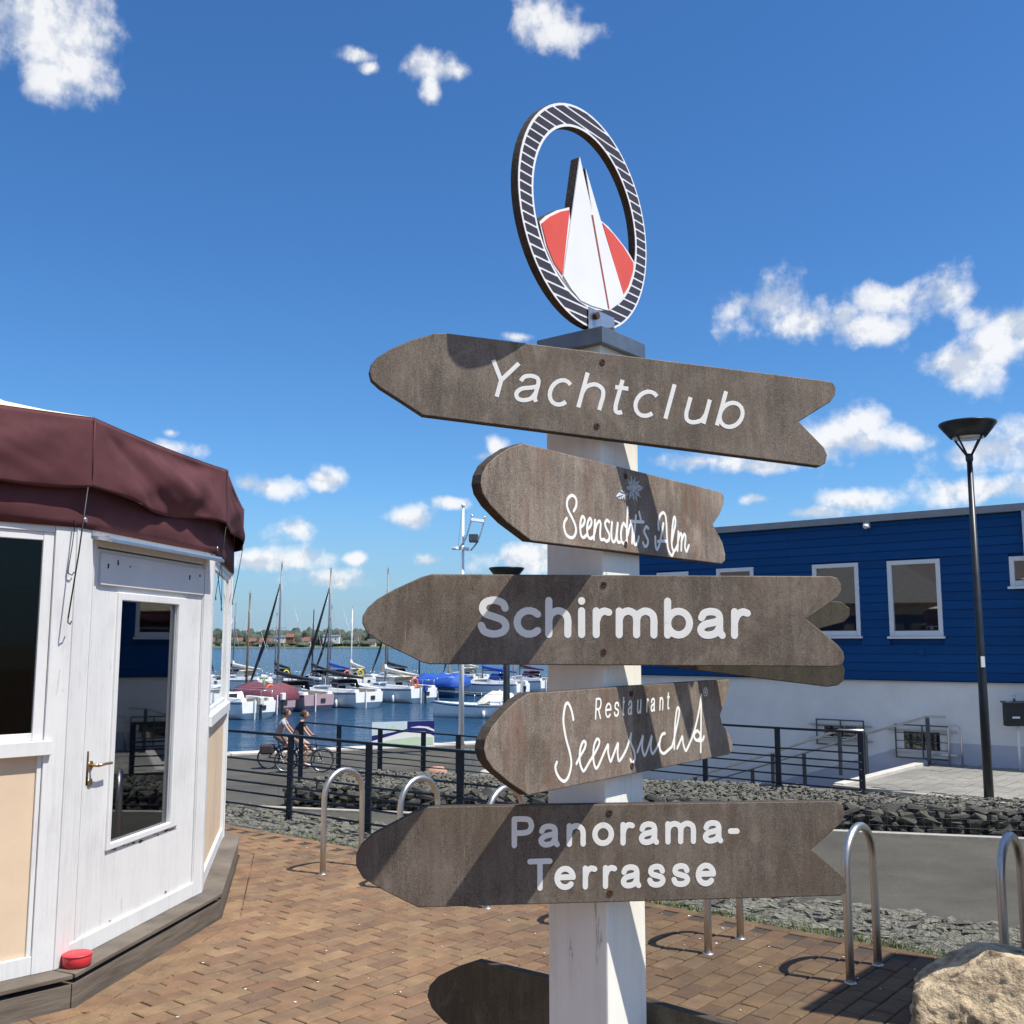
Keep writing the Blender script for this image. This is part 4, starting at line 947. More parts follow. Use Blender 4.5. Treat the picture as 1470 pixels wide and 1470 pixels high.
# ================================================================== PAVILION (hut)
class Facet:
    def __init__(s, p, q):
        s.p = Vector(p); s.d = (Vector(q) - s.p); s.L = s.d.length; s.d.normalize(); s.n = Vector((s.d.y, -s.d.x, 0))
    def w(s, x, z, o=0): return s.p + s.d * x + UP * z + s.n * o
    def box(s, mb, x0, x1, z0, z1, o0, o1): return mb.obox(s.p, s.d, s.n, UP, x0, x1, o0, o1, z0, z1)
hut = empty('pavilion', (HUT_C.x, HUT_C.y, 0), 'white timber pavilion with cream panels, glazed door and a burgundy canopy skirt', 'pavilion')
PZ = .145
def hp(name, mat, F, x0, x1, z0, z1, o0, o1, par=None, bevel=.003):
    return F.box(MB(), x0, x1, z0, z1, o0, o1).build(name, mat, par or hut, bevel=bevel)
FAC = [Facet(HUT[i], HUT[(i + 1) % len(HUT)]) for i in range(len(HUT))]
FAa, FB, FC, FD = FAC[0], FAC[1], FAC[2], FAC[3]
# plinth: one timber per side, with a top board
PLO = off_poly(HUT, .125); PLI = off_poly(HUT, -.1)
for i in range(len(HUT)):
    j = (i + 1) % len(HUT); f = Facet(PLO[i], PLO[j])
    a, b2_, c, d = PLO[i] + f.d * .003, PLO[j] - f.d * .003, PLI[j], PLI[i]
    MB().prism([Vector((p.x, p.y, -.02)) for p in (a, b2_, c, d)], (0, 0, PZ - .022)).build('plinth_timber', 'plinth_wood', hut, bevel=.004)
    e = .012
    MB().prism([Vector((p.x, p.y, PZ - .021)) for p in (a + f.n * e, b2_ + f.n * e, c, d)], (0, 0, .021)).build('plinth_board', 'plinth_wood', hut, bevel=.004)
# floor, ceiling and dark furniture inside
MB().prism([Vector((p.x, p.y, PZ - .05)) for p in off_poly(HUT, -.1)], (0, 0, .055)).build('floor', 'dark_interior', hut)
MB().prism([Vector((p.x, p.y, 2.45)) for p in off_poly(HUT, -.05)], (0, 0, .03)).build('ceiling', 'dark_interior', hut)
MB().lathe((-4.4, 6.2, PZ), [(.9, 0), (.9, 1.0), (1.0, 1.05), (1.0, 1.1), (.12, 1.1), (.10, 2.3)], 20).build('bar_counter', 'dark_interior', hut)
# corner posts: two boards meeting at each visible corner
for i in range(len(HUT)):
    f = FAC[i]
    hp('corner_board', 'hut_white', f, -.012, .10, PZ, 2.5, -.05, .018)
    hp('corner_board', 'hut_white', f, f.L - .10, f.L + .006, PZ, 2.5, -.05, .015)
    hp('bottom_rail', 'hut_white', f, .1, f.L - .1, PZ, .225, -.04, .012)
    hp('head_rail', 'hut_white', f, .1, f.L - .1, 2.12, 2.5, -.04, .008)
def window_side(f, glass=True, x0=.10, x1=None):
    x1 = x1 or f.L - .10
    hp('panel', 'cream_panel', f, x0, x1, .225, 1.10, -.03, -.006)
    hp('panel_trim', 'hut_white', f, x0, x0 + .022, .225, 1.10, -.03, .004); hp('panel_trim', 'hut_white', f, x1 - .022, x1, .225, 1.10, -.03, .004)
    hp('sill', 'hut_white', f, x0 - .03, x1 + .03, 1.10, 1.165, -.05, .035)
    wf = MB()
    f.box(wf, x0, x0 + .05, 1.165, 2.12, -.03, .002); f.box(wf, x1 - .05, x1, 1.165, 2.12, -.03, .002); f.box(wf, x0 + .05, x1 - .05, 1.165, 1.20, -.03, 0); f.box(wf, x0 + .05, x1 - .05, 2.08, 2.12, -.03, 0)
    o = wf.build('window', 'hut_white', hut, bevel=.003)
    f.box(MB(), x0 + .05, x1 - .05, 1.20, 2.08, -.018, -.012).build('pane', 'window_glass' if f is FAC[0] else 'clear_glass', o)
for i, f in enumerate(FAC):
    if i == 1: continue
    if i in (0, 2, 3): window_side(f)
    else: hp('panel', 'dark_interior', f, .10, f.L - .10, .225, 2.12, -.03, -.006)
# door side
hp('door_jamb', 'hut_white', FB, .10, .186, PZ, 2.12, -.05, .006); hp('door_jamb', 'hut_white', FB, 1.352, 1.36, PZ, 2.12, -.05, .006)
hp('door_lintel', 'hut_white', FB, .186, 1.352, 2.078, 2.12, -.05, .004)
hp('jamb_bead', 'hut_white_clean', FB, .150, .158, PZ, 2.12, .006, .011, bevel=.002)
door = MB(); dx0, dx1, gx0, gx1, gz0, gz1 = .192, 1.348, .425, 1.05, .615, 1.825
for (a, b_, c, d) in ((dx0, gx0, PZ + .012, 2.07), (gx1, dx1, PZ + .012, 2.07), (gx0, gx1, PZ + .012, gz0), (gx0, gx1, gz1, 2.07)): FB.box(door, a, b_, c, d, -.04, -.001)
do = door.build('door', 'hut_white', hut)
for (a, b_, c, d) in ((gx0 - .032, gx0 + .002, gz0 - .03, gz1 + .04), (gx1 - .002, gx1 + .085, gz0 - .03, gz1 + .04), (gx0 + .002, gx1 - .002, gz0 - .03, gz0 + .003), (gx0 + .002, gx1 - .002, gz1 - .002, gz1 + .04)):
    FB.box(MB(), a, b_, c, d, -.01, .012 if b_ - a < .06 or c > 1 or c < .7 else .010).build('glazing_bead', 'hut_white', do, bevel=.005)
FB.box(MB(), gx0, gx1, gz0, gz1, -.022, -.016).build('pane', 'clear_glass', do)
FB.box(MB(), dx0 + .02, dx1 - .005, 1.892, 2.05, -.001, .014).build('transom_panel', 'hut_white_clean', do, bevel=.003)
for sx_ in (.27, .36, .48, 1.15, 1.28):
    MB().tube([FB.w(sx_, 2.0 + random.uniform(-.03, .03), .013), FB.w(sx_, 2.0, .016)], .005, 8).build('screw', 'rust', do)
for k in range(26):   # flaked paint below the pane and along the foot of the door
    if k < 16: cx, cz = random.uniform(gx0, gx1 + .05), gz0 - .036 + random.gauss(0, .006)
    else: cx, cz = random.uniform(dx0 + .02, dx1 - .05), PZ + .02 + abs(random.gauss(0, .03))
    rx_, rz_ = random.uniform(.008, .035), random.uniform(.003, .009)
    MB().add([FB.w(cx + rx_ * math.cos(j * .785) * random.uniform(.6, 1.2), cz + rz_ * math.sin(j * .785) * random.uniform(.5, 1.3), .0006) for j in range(8)], [tuple(range(8))]).build('paint_chip', 'plinth_wood', do, fixn=False)
# handle, lock, hinge
hd = MB(); hd.tube([FB.w(.222, 1.02, .0), FB.w(.222, 1.02, .045)], .008, 8); hd.tube([FB.w(.222, 1.02, .045), FB.w(.27, 1.022, .05), FB.w(.335, 1.02, .048)], [.008, .007, .0075], 8); hd.build('handle', 'brass', do)
MB().tube([FB.w(.222, 1.02, -.002), FB.w(.222, 1.02, .006)], .022, 14).build('rosette', 'brass', do)
MB().tube([FB.w(.222, .94, -.002), FB.w(.222, .94, .006)], .020, 14).build('lock', 'brass', do)
MB().tube([FB.w(.186, .93, .008), FB.w(.186, 1.09, .008)], .006, 8).build('hinge', 'rust', do)
# metal drip strip above the door
MB().prism([FB.w(.13, 2.125, .01), FB.w(.13, 2.125, .095), FB.w(.13, 2.098, .10), FB.w(.13, 2.11, .01)], FB.d * 1.27).build('drip_strip', 'alu', hut)
hp('gutter_lip', 'alu', FB, .13, 1.40, 2.094, 2.112, .0955, .112, bevel=.002)
# canopy: cream roof, burgundy upper skirt (sagging between corners) and lower skirt
ROOF = off_poly(HUT, .075); apex = Vector((HUT_C.x, HUT_C.y, 3.62)); ZT = 2.675
mb = MB(); vs = []; nn = len(ROOF); S_ = 10
ring1 = []
for i in range(nn):
    for k in range(S_):
        t = k / S_; p = ROOF[i] * (1 - t) + ROOF[(i + 1) % nn] * t; sag = .012 * math.sin(math.pi * t) ** .8 ; ring1.append(Vector((p.x, p.y, ZT + .004 - sag)))
rings = [ring1]
for r_ in range(1, 7):
    f = r_ / 6; rings.append([q * (1 - f) + apex * f - UP * (.10 * math.sin(math.pi * f)) for q in ring1])
m_ = len(ring1); mb.v = [tuple(q) for rg in rings for q in rg]
mb.f = [(r_ * m_ + k, r_ * m_ + (k + 1) % m_, (r_ + 1) * m_ + (k + 1) % m_, (r_ + 1) * m_ + k) for r_ in range(6) for k in range(m_)]; mb.sm = [True] * len(mb.f)
roof = mb.build('roof', 'fabric_cream', hut)
def skirt(name, i, zt, zb, o_top, o_bot, sag, amp, seed, nz=14, nx=44):
    P0, Q0 = off_poly(HUT, o_top)[i], off_poly(HUT, o_top)[(i + 1) % nn]; P1, Q1 = off_poly(HUT, o_bot)[i], off_poly(HUT, o_bot)[(i + 1) % nn]
    n_ = FAC[i].n; mb = MB()
    for a in range(nx + 1):
        t = a / nx; env = math.sin(math.pi * t) ** .8
        for b_ in range(nz + 1):
            v = b_ / nz; p = (P0 * (1 - t) + Q0 * t) * (1 - v) + (P1 * (1 - t) + Q1 * t) * v
            z = zt - (zt - zb) * v - sag * env * (1 - v) - (sag * 2.2 * env + (.018 * env * math.sin(t * 7 + seed) if sag else 0)) * v
            wv = amp * env * (mnoise.noise((t * 3.0 + v * 1.6 + seed, v * 1.3, seed)) * (.3 + v) + .35 * mnoise.noise((t * 6 - v * 3.0, v * 2.2, seed + 9)) + .5 * math.sin(t * 6.5 + v * 3 + seed) * (v - .15) + .12 * mnoise.noise((t * 16 - v * 7, v * 3, seed + 4)))
            wv += .03 * env * math.sin(math.pi * v) * (.4 + v)
            if sag: wv += .022 * env * math.sin(9 * math.atan2(v + .05, t * 2.4 + .05) + seed) * min(1, t * 3) + .016 * env * math.sin(8 * math.atan2(v + .05, (1 - t) * 2.2 + .05) + seed * 2) * min(1, (1 - t) * 3)
            wv *= min(1, v * 5)
            q = p + n_ * wv; mb.v.append((q.x, q.y, z))
    mb.f = [(a * (nz + 1) + b_, (a + 1) * (nz + 1) + b_, (a + 1) * (nz + 1) + b_ + 1, a * (nz + 1) + b_ + 1) for a in range(nx) for b_ in range(nz)]; mb.sm = [True] * len(mb.f)
    o = mb.build(name, 'fabric_dark', hut, fixn=False); so_ = o.modifiers.new('thick', 'SOLIDIFY'); so_.thickness = .003; so_.offset = 0
    return o
for i in range(nn):
    skirt('canopy_skirt', i, ZT, 2.34, .075, .085, .012, .042, i * 3.7 + 1, 20, 60)
    skirt('valance', i, 2.44, 2.15, .016, .024, .0, .010, i * 2.3 + 40, 8, 30)
# hem seams at the corners, bungee cords and hooks
for i in range(0, 5):
    p = off_poly(HUT, .082)[i]
    MB().tube([Vector((p.x, p.y, ZT - .002)), Vector((p.x, p.y, 2.34))], .004, 6).build('seam', 'fabric_dark', hut)
def cord(f, pa, pb, r_=.0035):
    a, b_ = f.w(*pa), f.w(*pb); o = MB().tube([a, (a + b_) / 2 + f.n * .004, b_], r_, 6).build('bungee_cord', 'black', hut)
    MB().tube([b_, b_ + f.n * .0 + UP * -.02, b_ - UP * .028 + f.d * .018, b_ - UP * .012 + f.d * .028], .003, 6).build('hook', 'black', o)
cord(FB, (-.06, 2.335, .085), (-.075, 1.72, .03)); cord(FAa, (FAa.L - .02, 2.17, .03), (FAa.L - .04, 1.95, .03), .002)
cord(FC, (.03, 2.34, .08), (.06, 1.90, .03), .002); cord(FC, (1.70, 2.34, .09), (1.64, 1.93, .03), .003); cord(FC, (.25, 2.2, .04), (.55, 1.85, .03), .002)
for f, x in ((FB, .02), (FC, .03)):
    MB().tube([f.w(x, 2.19, .026), f.w(x, 2.19, .036)], .012, 10).build('eyelet', 'galvanised', hut)
# red container on the plinth
rc = on_z(110, 1386, PZ + .001)
red = empty('ashtray', (rc.x, rc.y, PZ), 'small round red plastic tub on the pavilion plinth beside the door', 'tub')
MB().lathe((rc.x, rc.y, PZ + .0005), [(.055, 0), (.062, .006), (.064, .045), (.060, .052), (.050, .052), (.046, .03), (.02, .028)], 28).build('tub', 'red_plastic', red)
MB().lathe((rc.x, rc.y, PZ + .047), [(.063, 0), (.066, .002), (.066, .007), (.063, .009)], 28).build('rim', 'red_plastic', red)

# ================================================================== BLUE BUILDING
bld = empty('clubhouse', (W0.x, W0.y, TERR_Z), 'flat-roofed building with blue siding above a white rendered basement', 'building')
BX0, BX1 = -14.0, 7.7          # along WD (to the left), from W0
def bbox(mb, x0, x1, z0, z1, o0, o1): return mb.obox(W0, WD, WN, UP, x0, x1, o0, o1, z0, z1)
def bp(name, mat, x0, x1, z0, z1, o0, o1, par=None, bevel=0): return bbox(MB(), x0, x1, z0, z1, o0, o1).build(name, mat, par or bld, bevel=bevel)
bp('wall', 'render_white', BX0, BX1, -4.3, .975, -12, 0)
bp('wall', 'siding_blue', BX0 + .02, BX1 - .02, .976, 3.76, -11.98, -.05)
# darker painted base band: stepped with the stair slope
MB().add([W0 + WD * x + UP * z + WN * .004 for x, z in ((BX0, -.02), (-.5, -.02), (1.05, -.035), (3.2, -.75), (6, -1.7), (BX1, -2.2), (BX1, -4), (BX0, -4))], [tuple(range(8))]).build('base_band', 'render_plinth', bld)
bp('roof_edge', 'fascia_grey', BX0 - .1, BX1 + .1, 3.762, 3.885, -12.1, .085, bevel=.004)
bp('drip_flashing', 'alu', BX0, BX1, .955, .974, .001, .045)
WINS = [(5.45, 6.18, 1.765, 3.05), (4.04, 4.83, 1.76, 3.07), (2.01, 2.87, 1.75, 3.055), (.60, 1.50, 1.742, 3.053), (-.93, -.49, 2.54, 3.026), (-3.0, -2.1, 1.742, 3.053), (-5.0, -4.1, 1.742, 3.053), (-7.2, -6.3, 1.742, 3.053)]
z = .99
row = 0
while z < 3.75:
    h = min(.1495, 3.755 - z)
    cuts = sorted((a - .005, b_ + .005) for a, b_, z0, z1 in WINS if z0 - .05 < z + h * .9 and z1 > z + h * .1)
    x = BX0 + .02
    segs = []
    for a, b_ in cuts:
        if a > x: segs.append((x, a))
        x = b_
    segs.append((x, BX1 - .02))
    for a, b_ in segs:
        n = max(1, int((b_ - a) / 4.2)) if b_ - a > 6 else 1
        for k in range(n):
            x0 = a + (b_ - a) * k / n; x1 = a + (b_ - a) * (k + 1) / n - (.003 if k < n - 1 else 0)
            mb = MB(); p = lambda xx, zz, oo: W0 + WD * xx + UP * zz + WN * oo
            mb.add([p(x0, z, -.05), p(x0, z, .004), p(x0, z + h - .005, -.008), p(x0, z + h - .005, -.05), p(x1, z, -.05), p(x1, z, .004), p(x1, z + h - .005, -.008), p(x1, z + h - .005, -.05)], [(0, 1, 2, 3), (7, 6, 5, 4), (1, 5, 6, 2), (0, 4, 5, 1), (2, 6, 7, 3)])
            mb.build('siding_board', 'siding_blue', bld)
    z += .1495
for (a, b_, z0, z1) in WINS:
    fr = MB(); t = .075
    bbox(fr, a, a + t, z0, z1, -.06, .012); bbox(fr, b_ - t, b_, z0, z1, -.06, .012); bbox(fr, a + t, b_ - t, z1 - t, z1, -.06, .010); bbox(fr, a + t, b_ - t, z0, z0 + t * 1.2, -.06, .010)
    f = fr.build('window', 'window_white', bld, bevel=.006)
    bbox(MB(), a + t, b_ - t, z0 + t * 1.2, z1 - t, -.055, -.035).build('pane', 'dark_glass', f)
    bbox(MB(), a + t + .004, b_ - t - .004, z0 + t * 1.2 + .004, z0 + t * 1.2 + .02, -.034, -.02).build('glazing_bar', 'black', f)
    bbox(MB(), a - .03, b_ + .03, z0 - .045, z0 - .004, -.05, .07).build('sill', 'window_white', f, bevel=.004)
# basement windows behind steel grilles
for (a, b_, z0, z1) in ((2.0, 2.88, -.16, .255), (.585, 1.475, -.30, .23)):
    g = bp('basement_window', 'render_white', a, b_, z0, z1, .0, .022); g['label'] = 'small basement window behind a steel grille'
    bbox(MB(), a + .16, b_ - .14, z0 + .13, z1 - .10, .0225, .03).build('pane', 'dark_glass', g)
    fr = MB()
    for q in (a, a + (b_ - a) * .47, b_ - .025): bbox(fr, q, q + .022, z0 - .02, z1 + .02, .06, .075)
    for q in (z0 - .02, z1 - .002): bbox(fr, a, b_, q, q + .022, .061, .074)
    for k in range(1, 4): bbox(fr, a, b_, z0 + (z1 - z0) * k / 4, z0 + (z1 - z0) * k / 4 + .012, .064, .072)
    fr.build('grille', 'rail_grey', g)
    for q in (z0 + .06, z1 - .1): bbox(MB(), a - .13, b_ + .13, q, q + .03, .03, .058).build('bracket', 'alu', g)
cm = MB(); cm.obox(W0, WD, WN, UP, 1.76, 1.87, -.02, .06, 3.66, 3.76); cam_o = cm.build('security_camera', 'white_gloss', bld, bevel=.01)
c = W0 + WD * 1.80 + WN * .11 + UP * 3.68; MB().ball(c, .055, 12, 8, (1, 1, .8)).build('dome', 'white_gloss', cam_o)
c = W0 + WD * .977 + UP * 1.47; MB().tube([c - WN * .01, c + WN * .025], .055, 16).build('vent', 'siding_blue', bld)
for x_ in (-.2, 3.4): bp('downpipe', 'alu', x_ - 4.2, x_ - 4.14, -.3, 3.76, .02, .08)

# ================================================================== RAILINGS
def post_flat(par, p, along, z0, z1, mat, wd=.05, th=.012, gap=.0, bolts=()):
    nrm = Vector((-along.y, along.x, 0)); mb = MB()
    mb.obox(Vector((p.x, p.y, 0)), along, nrm, UP, -wd / 2, wd / 2, -th, th, z0, z1)
    o = mb.build('post', mat, par, bevel=.003)
    for bz in bolts:
        c = Vector((p.x, p.y, bz)) - nrm * th; MB().tube([c, c - nrm * .008], .009, 6).build('bolt', 'galvanised', o)
    return o
def railing(name, pts, h, bars, mat, label, sink=.25, wd=.055, top_w=.05):
    p0 = pts[0]; root = empty(name, tuple(p0), label, 'railing')
    for i, p in enumerate(pts):
        al = (pts[min(i + 1, len(pts) - 1)] - pts[max(i - 1, 0)]); al.z = 0; al.normalize()
        post_flat(root, p, al, p.z - sink, p.z + h - .012, mat, wd, .014, bolts=[p.z + b_ * h for b_ in bars])
    for i in range(len(pts) - 1):
        a, b_ = pts[i], pts[i + 1]; d = (b_ - a).normalized(); nrm = Vector((-d.y, d.x, 0)).normalized(); upv = d.cross(nrm); upv = upv if upv.z > 0 else -upv
        Ln = (b_ - a).length
        MB().obox(a + UP * (h - .012), d, nrm, upv, 0 if i else -.03, Ln if i < len(pts) - 2 else Ln + .03, -top_w / 2, top_w / 2, -.012, .018).build('top_rail', mat, root)
        for bz in bars: MB().tube([a + UP * (bz * h) - nrm * .018, b_ + UP * (bz * h) - nrm * .018], .0125, 6).build('bar', mat, root)
    return root
BARS = (.70, .565, .455, .345, .21)
def slope_z(x, y):
    best = None
    for i in range(0, 241):
        for j in range(0, 41):
            p = slope_pt(i / 240, j / 40); d = (p.x - x) ** 2 + (p.y - y) ** 2
            if best is None or d < best[0]: best = (d, p.z)
    return best[1]
PR = [at_y(px, py, Y) for px, py, Y in ((321, 1047, 13.1), (418, 1055, 12.35), (530, 1066, 11.6), (661, 1077, 10.85))]
stepv = PR[3] - PR[2]
PR = [PR[0] - (PR[1] - PR[0])] + PR + [PR[3] + stepv]
railing('railing', [Vector((p.x, p.y, p.z - 1.1)) for p in PR], 1.1, BARS, 'rail_steel', 'dark steel railing on the stone slope, nearer of the two at the left', wd=.085)
PR2 = [at_y(px, py, Y) for px, py, Y in ((433, 1036, 22.3), (487, 1040.5, 21.95), (546, 1046, 21.6), (608, 1051, 21.2), (658, 1055, 20.9), (716, 1060, 20.5), (776, 1065, 20.2))]
railing('railing', [Vector((p.x, p.y, p.z - 1.05)) for p in PR2], 1.05, BARS, 'rail_steel', 'dark steel railing by the promenade, farther of the two at the left', .4, .105)
PR3 = [at_y(px, py, Y) for px, py, Y in ((820, 1026.5, 17.4), (912, 1032, 16.6), (1011, 1038, 15.8), (1115.5, 1044, 15.0), (1235, 1050.5, 14.2))]
railing('railing', [Vector((p.x, p.y, p.z - .9)) for p in PR3], .9, (.68, .55, .44, .28, .14), 'rail_steel', 'dark steel railing above the gabion wall, right of the signpost', .3, .08)
# stair down beside the building with two sloping handrails
st = empty('stairs', tuple(TFAR), 'concrete stairs running down along the white basement wall', 'stairs')
for k in range(9):
    x0 = 1.05 + k * .3
    MB().obox(W0, WD, WN, UP, x0, x0 + .3, .02, 1.45, TERR_Z - .17 * (k + 1) - .6, TERR_Z - .17 * (k + 1)).build('step', 'coping', st, bevel=.006)
MB().obox(W0, WD, WN, UP, 1.05, 9, 1.46, 1.62, -3, -1.35).build('side_wall', 'kerb_stone', st)
def handrail(pts, label, posts):
    root = empty('handrail', tuple(pts[0]), label, 'handrail')
    MB().tube(pts, .021, 10).build('grip', 'steel', root)
    for p, zb in posts: MB().obox(Vector((p.x, p.y, 0)), WD, WN, UP, -.03, .03, -.02, .02, zb, p.z - .01).build('post', 'rail_grey', root, bevel=.003)
wy = lambda px, py, o: on_plane(px, py, W0 + WN * o, WN)
ra = [wy(1357, 1029, .3), wy(1331, 1029, .3), wy(1242, 1054, .3), wy(1154, 1081, .3), wy(1080, 1103, .3), wy(998, 1128, .3)]
handrail(ra, 'sloping steel handrail along the white wall', [(ra[1], TERR_Z), (ra[2], ra[2].z - .85), (ra[3], ra[3].z - .85), (ra[4], ra[4].z - .85)])
rb = [wy(1240, 1049, 1.75), wy(1205, 1048, 1.75), wy(1109, 1081, 1.75), wy(998, 1115, 1.75), wy(940, 1133, 1.75)]
handrail(rb, 'sloping steel handrail on the near side of the stairs', [(rb[0], TERR_Z - .1), (rb[1], TERR_Z - .1), (rb[2], rb[2].z - .85), (rb[3], rb[3].z - .85)])

# ================================================================== LAMPS
def lamp(base, ztop, rhead, r0, r1, label):
    root = empty('street_lamp', tuple(base), label, 'street lamp'); hb = ztop - .40 * rhead / .36
    x, y = base.x, base.y; k = rhead / .36
    MB().tube([base - UP * .2, Vector((x, y, base.z + 1.2)), Vector((x, y, hb - .10 * k))], [r0, r0 * .9, r1], 16).build('pole', 'lamp_metal', root)
    MB().lathe((x, y, hb - .12 * k), [(r1 * 1.2, 0), (r1 * 1.35, .02), (r1 * 1.35, .09 * k), (r1 * .9, .10 * k)], 16).build('collar', 'lamp_metal', root)
    hd_ = MB().lathe((x, y, ztop), [(.20 * k, -.19 * k), (.225 * k, -.20 * k), (.36 * k, -.03 * k), (.365 * k, -.012 * k), (.355 * k, 0), (.15 * k, .012 * k)], 40).build('lamp_head', 'lamp_metal', root)
    MB().lathe((x, y, ztop - .215 * k), [(.195 * k, 0), (.20 * k, .02 * k), (.10 * k, .03 * k)], 24).build('lens', 'lamp_lens', hd_)
    for a in range(4):
        an = a * math.pi / 2 + .5; c, s_ = math.cos(an), math.sin(an)
        MB().tube([Vector((x + c * .04 * k, y + s_ * .04 * k, hb - .04 * k)), Vector((x + c * .215 * k, y + s_ * .215 * k, ztop - .195 * k))], .014 * k, 6).build('strut', 'lamp_metal', root)
    return root
lb = on_z(1420, 1147, TERR_Z); lt = at_y(1386, 607, lb.y)
lr = lamp(lb, lt.z, .365, .062, .036, 'tall black street lamp with a bowl head on the terrace before the blue building')
c = at_y(1409, 950, lb.y - .06); MB().obox(Vector((lb.x, lb.y, 0)), (1, 0, 0), (0, 1, 0), UP, -.03, .02, -.064, -.05, c.z - .07, c.z + .07).build('sticker', 'white_gloss', lr)
lb2 = at_y(727, 1100, 21); lb2.z = low_z(lb2.x, 21); lt2 = at_y(725, 815, 21)
lamp(lb2, lt2.z, .36, .085, .05, 'black street lamp standing behind the signpost, only its head above a board')

# ================================================================== BIKE STANDS
HD = pl_x
def stand(p, label):
    root = empty('bike_stand', (p.x, p.y, 0), label, 'bike stand', 'steel hoop bike stands along the paved edge')
    Lw, Hh, rr = .36, .70, .18; a = Vector((p.x, p.y, 0)); pts = [a + UP * -.1, a + UP * .2, a + UP * (Hh - rr)]
    for k in range(1, 12):
        an = math.pi * k / 12; pts.append(a + HD * (rr - rr * math.cos(an)) + UP * (Hh - rr + rr * math.sin(an)))
    b_ = a + HD * Lw; pts += [b_ + UP * (Hh - rr), b_ + UP * .2, b_ + UP * -.1]
    MB().tube(pts, .0205, 14).build('hoop', 'steel', root)
    for q in (a, b_): MB().lathe((q.x, q.y, -.004), [(.03, 0), (.03, .006), (.024, .01)], 16).build('collar', 'steel', root)
h1 = Vector((-1.33, 7.457, 0)); h5 = Vector((1.584, 5.15, 0)); hv = (h5 - h1) / 5 if False else (h5 - h1) / 4.95
HL = ['steel bike hoop farthest to the left, nearest the pavilion', 'second steel bike hoop from the pavilion', 'third steel bike hoop, its arch just above a board', 'steel bike hoop hidden behind the signpost', 'steel bike hoop right of the signpost, its legs below the fifth board', 'steel bike hoop standing tall right of the board tails', 'steel bike hoop behind the boulder']
for k, lab in enumerate(HL): stand(h1 + hv * k if k < 6 else Vector((2.235, 4.86, 0)), lab)

# ================================================================== BOULDER, DISPLAY BOARD
bm = bmesh.new(); bmesh.ops.create_icosphere(bm, subdivisions=6, radius=1)
for v in bm.verts:
    n = v.co.normalized(); q = n.copy()
    # facet-like planes
    d = 1.0
    for pn, pd in (((-.75, -.5, .43), .80), ((.1, -.85, .5), .82), ((.2, .1, .97), .80), ((-.6, .2, .77), .86), ((.7, -.4, .6), .85), ((-.9, .3, .1), .88), ((-.2, -.98, -.1), .86)):
        pn = Vector(pn).normalized(); c = q.dot(pn)
        if c > 0: d = min(d, pd / c)
    d = min(d, 1.0) + .04 * mnoise.noise(n * 2.5) - .05 * abs(mnoise.noise(n * 4.5)) + .02 * mnoise.noise(n * 14) + .012 * abs(mnoise.noise(n * 26)) + .006 * mnoise.noise(n * 50)
    v.co = Vector((n.x * d * .56, n.y * d * .40, n.z * d * .36))
for f in bm.faces: f.smooth = True
me = bpy.data.meshes.new('boulder'); bm.to_mesh(me); bm.free(); me.materials.append(MATS['boulder'])
bo = bpy.data.objects.new('boulder', me); COL.objects.link(bo); bo.location = (2.13, 4.40, .035); bo.rotation_euler = (0, 0, .1)
tag(bo, 'large rough tan boulder at the edge of the paving, half in shade', 'boulder')
DA, DB = Vector((1.286, 4.76, 0)) + Vector((.468, -.238, 0)) * 2.7, Vector((2.0, 5.6, 0)) + Vector((.468, -.238, 0)) * 2.7
dd = (DB - DA).normalized(); dn = Vector((dd.y, -dd.x, 0)); DLn = (DB - DA).length
disp = empty('display_board', tuple((DA + DB) / 2), 'tall brown display board on two posts standing beside the boulder', 'display board')
MB().obox(DA, dd, dn, UP, 0, DLn, -.02, .02, .45, 2.7).build('panel', 'board', disp, bevel=.004)
for x_ in (.12, DLn - .12): MB().obox(DA, dd, dn, UP, x_ - .04, x_ + .04, -.10, -.021, -.2, 2.5).build('post', 'post_paint', disp, bevel=.004)

# ================================================================== SMALL THINGS ON THE TERRACE
hb_ = W0 + WD * .507 + WN * .35; hb2 = W0 + WD * .309 + WN * .35; hb_.z = hb2.z = TERR_Z
wh = empty('barrier_hoop', tuple(hb_), 'slim silver hoop in front of the white wall', 'hoop')
top = .66
MB().tube([hb_ - UP * .1, hb_ + UP * (top - .06), hb_ + UP * (top - .015) + (hb2 - hb_) * .12, hb_ + UP * top + (hb2 - hb_) * .3, hb2 + UP * top - (hb2 - hb_) * .3, hb2 + UP * (top - .015) - (hb2 - hb_) * .12, hb2 + UP * (top - .06), hb2 - UP * .1], .019, 10).build('tube', 'alu', wh)
mp_ = on_z(1465, 1107, TERR_Z); mbx = empty('letterbox', tuple(mp_), 'black box on a slim white pole at the right edge', 'letterbox')
MB().tube([mp_ - UP * .1, mp_ + UP * .95], .022, 10).build('pole', 'white_gloss', mbx)
zb = at_y(1465, 1042, mp_.y).z; zt = at_y(1465, 1009, mp_.y).z
MB().obox(Vector((mp_.x, mp_.y, 0)), (1, 0, 0), (0, 1, 0), UP, -.20, .25, -.09, .06, zb, zt).build('box', 'black', mbx, bevel=.008)
MB().obox(Vector((mp_.x, mp_.y, 0)), (1, 0, 0), (0, 1, 0), UP, -.22, .27, -.11, .08, zt, zt + .03).build('lid', 'rail_grey', mbx, bevel=.006)
MB().obox(Vector((mp_.x, mp_.y, 0)), (1, 0, 0), (0, 1, 0), UP, -.12, .0, -.094, -.0905, zb + .12, zb + .15).build('label_mark', 'white_gloss', mbx)
MB().tube([Vector((mp_.x - .03, mp_.y, zt + .03)), Vector((mp_.x - .03, mp_.y, zt + .13))], .02, 8).build('knob', 'alu', mbx)

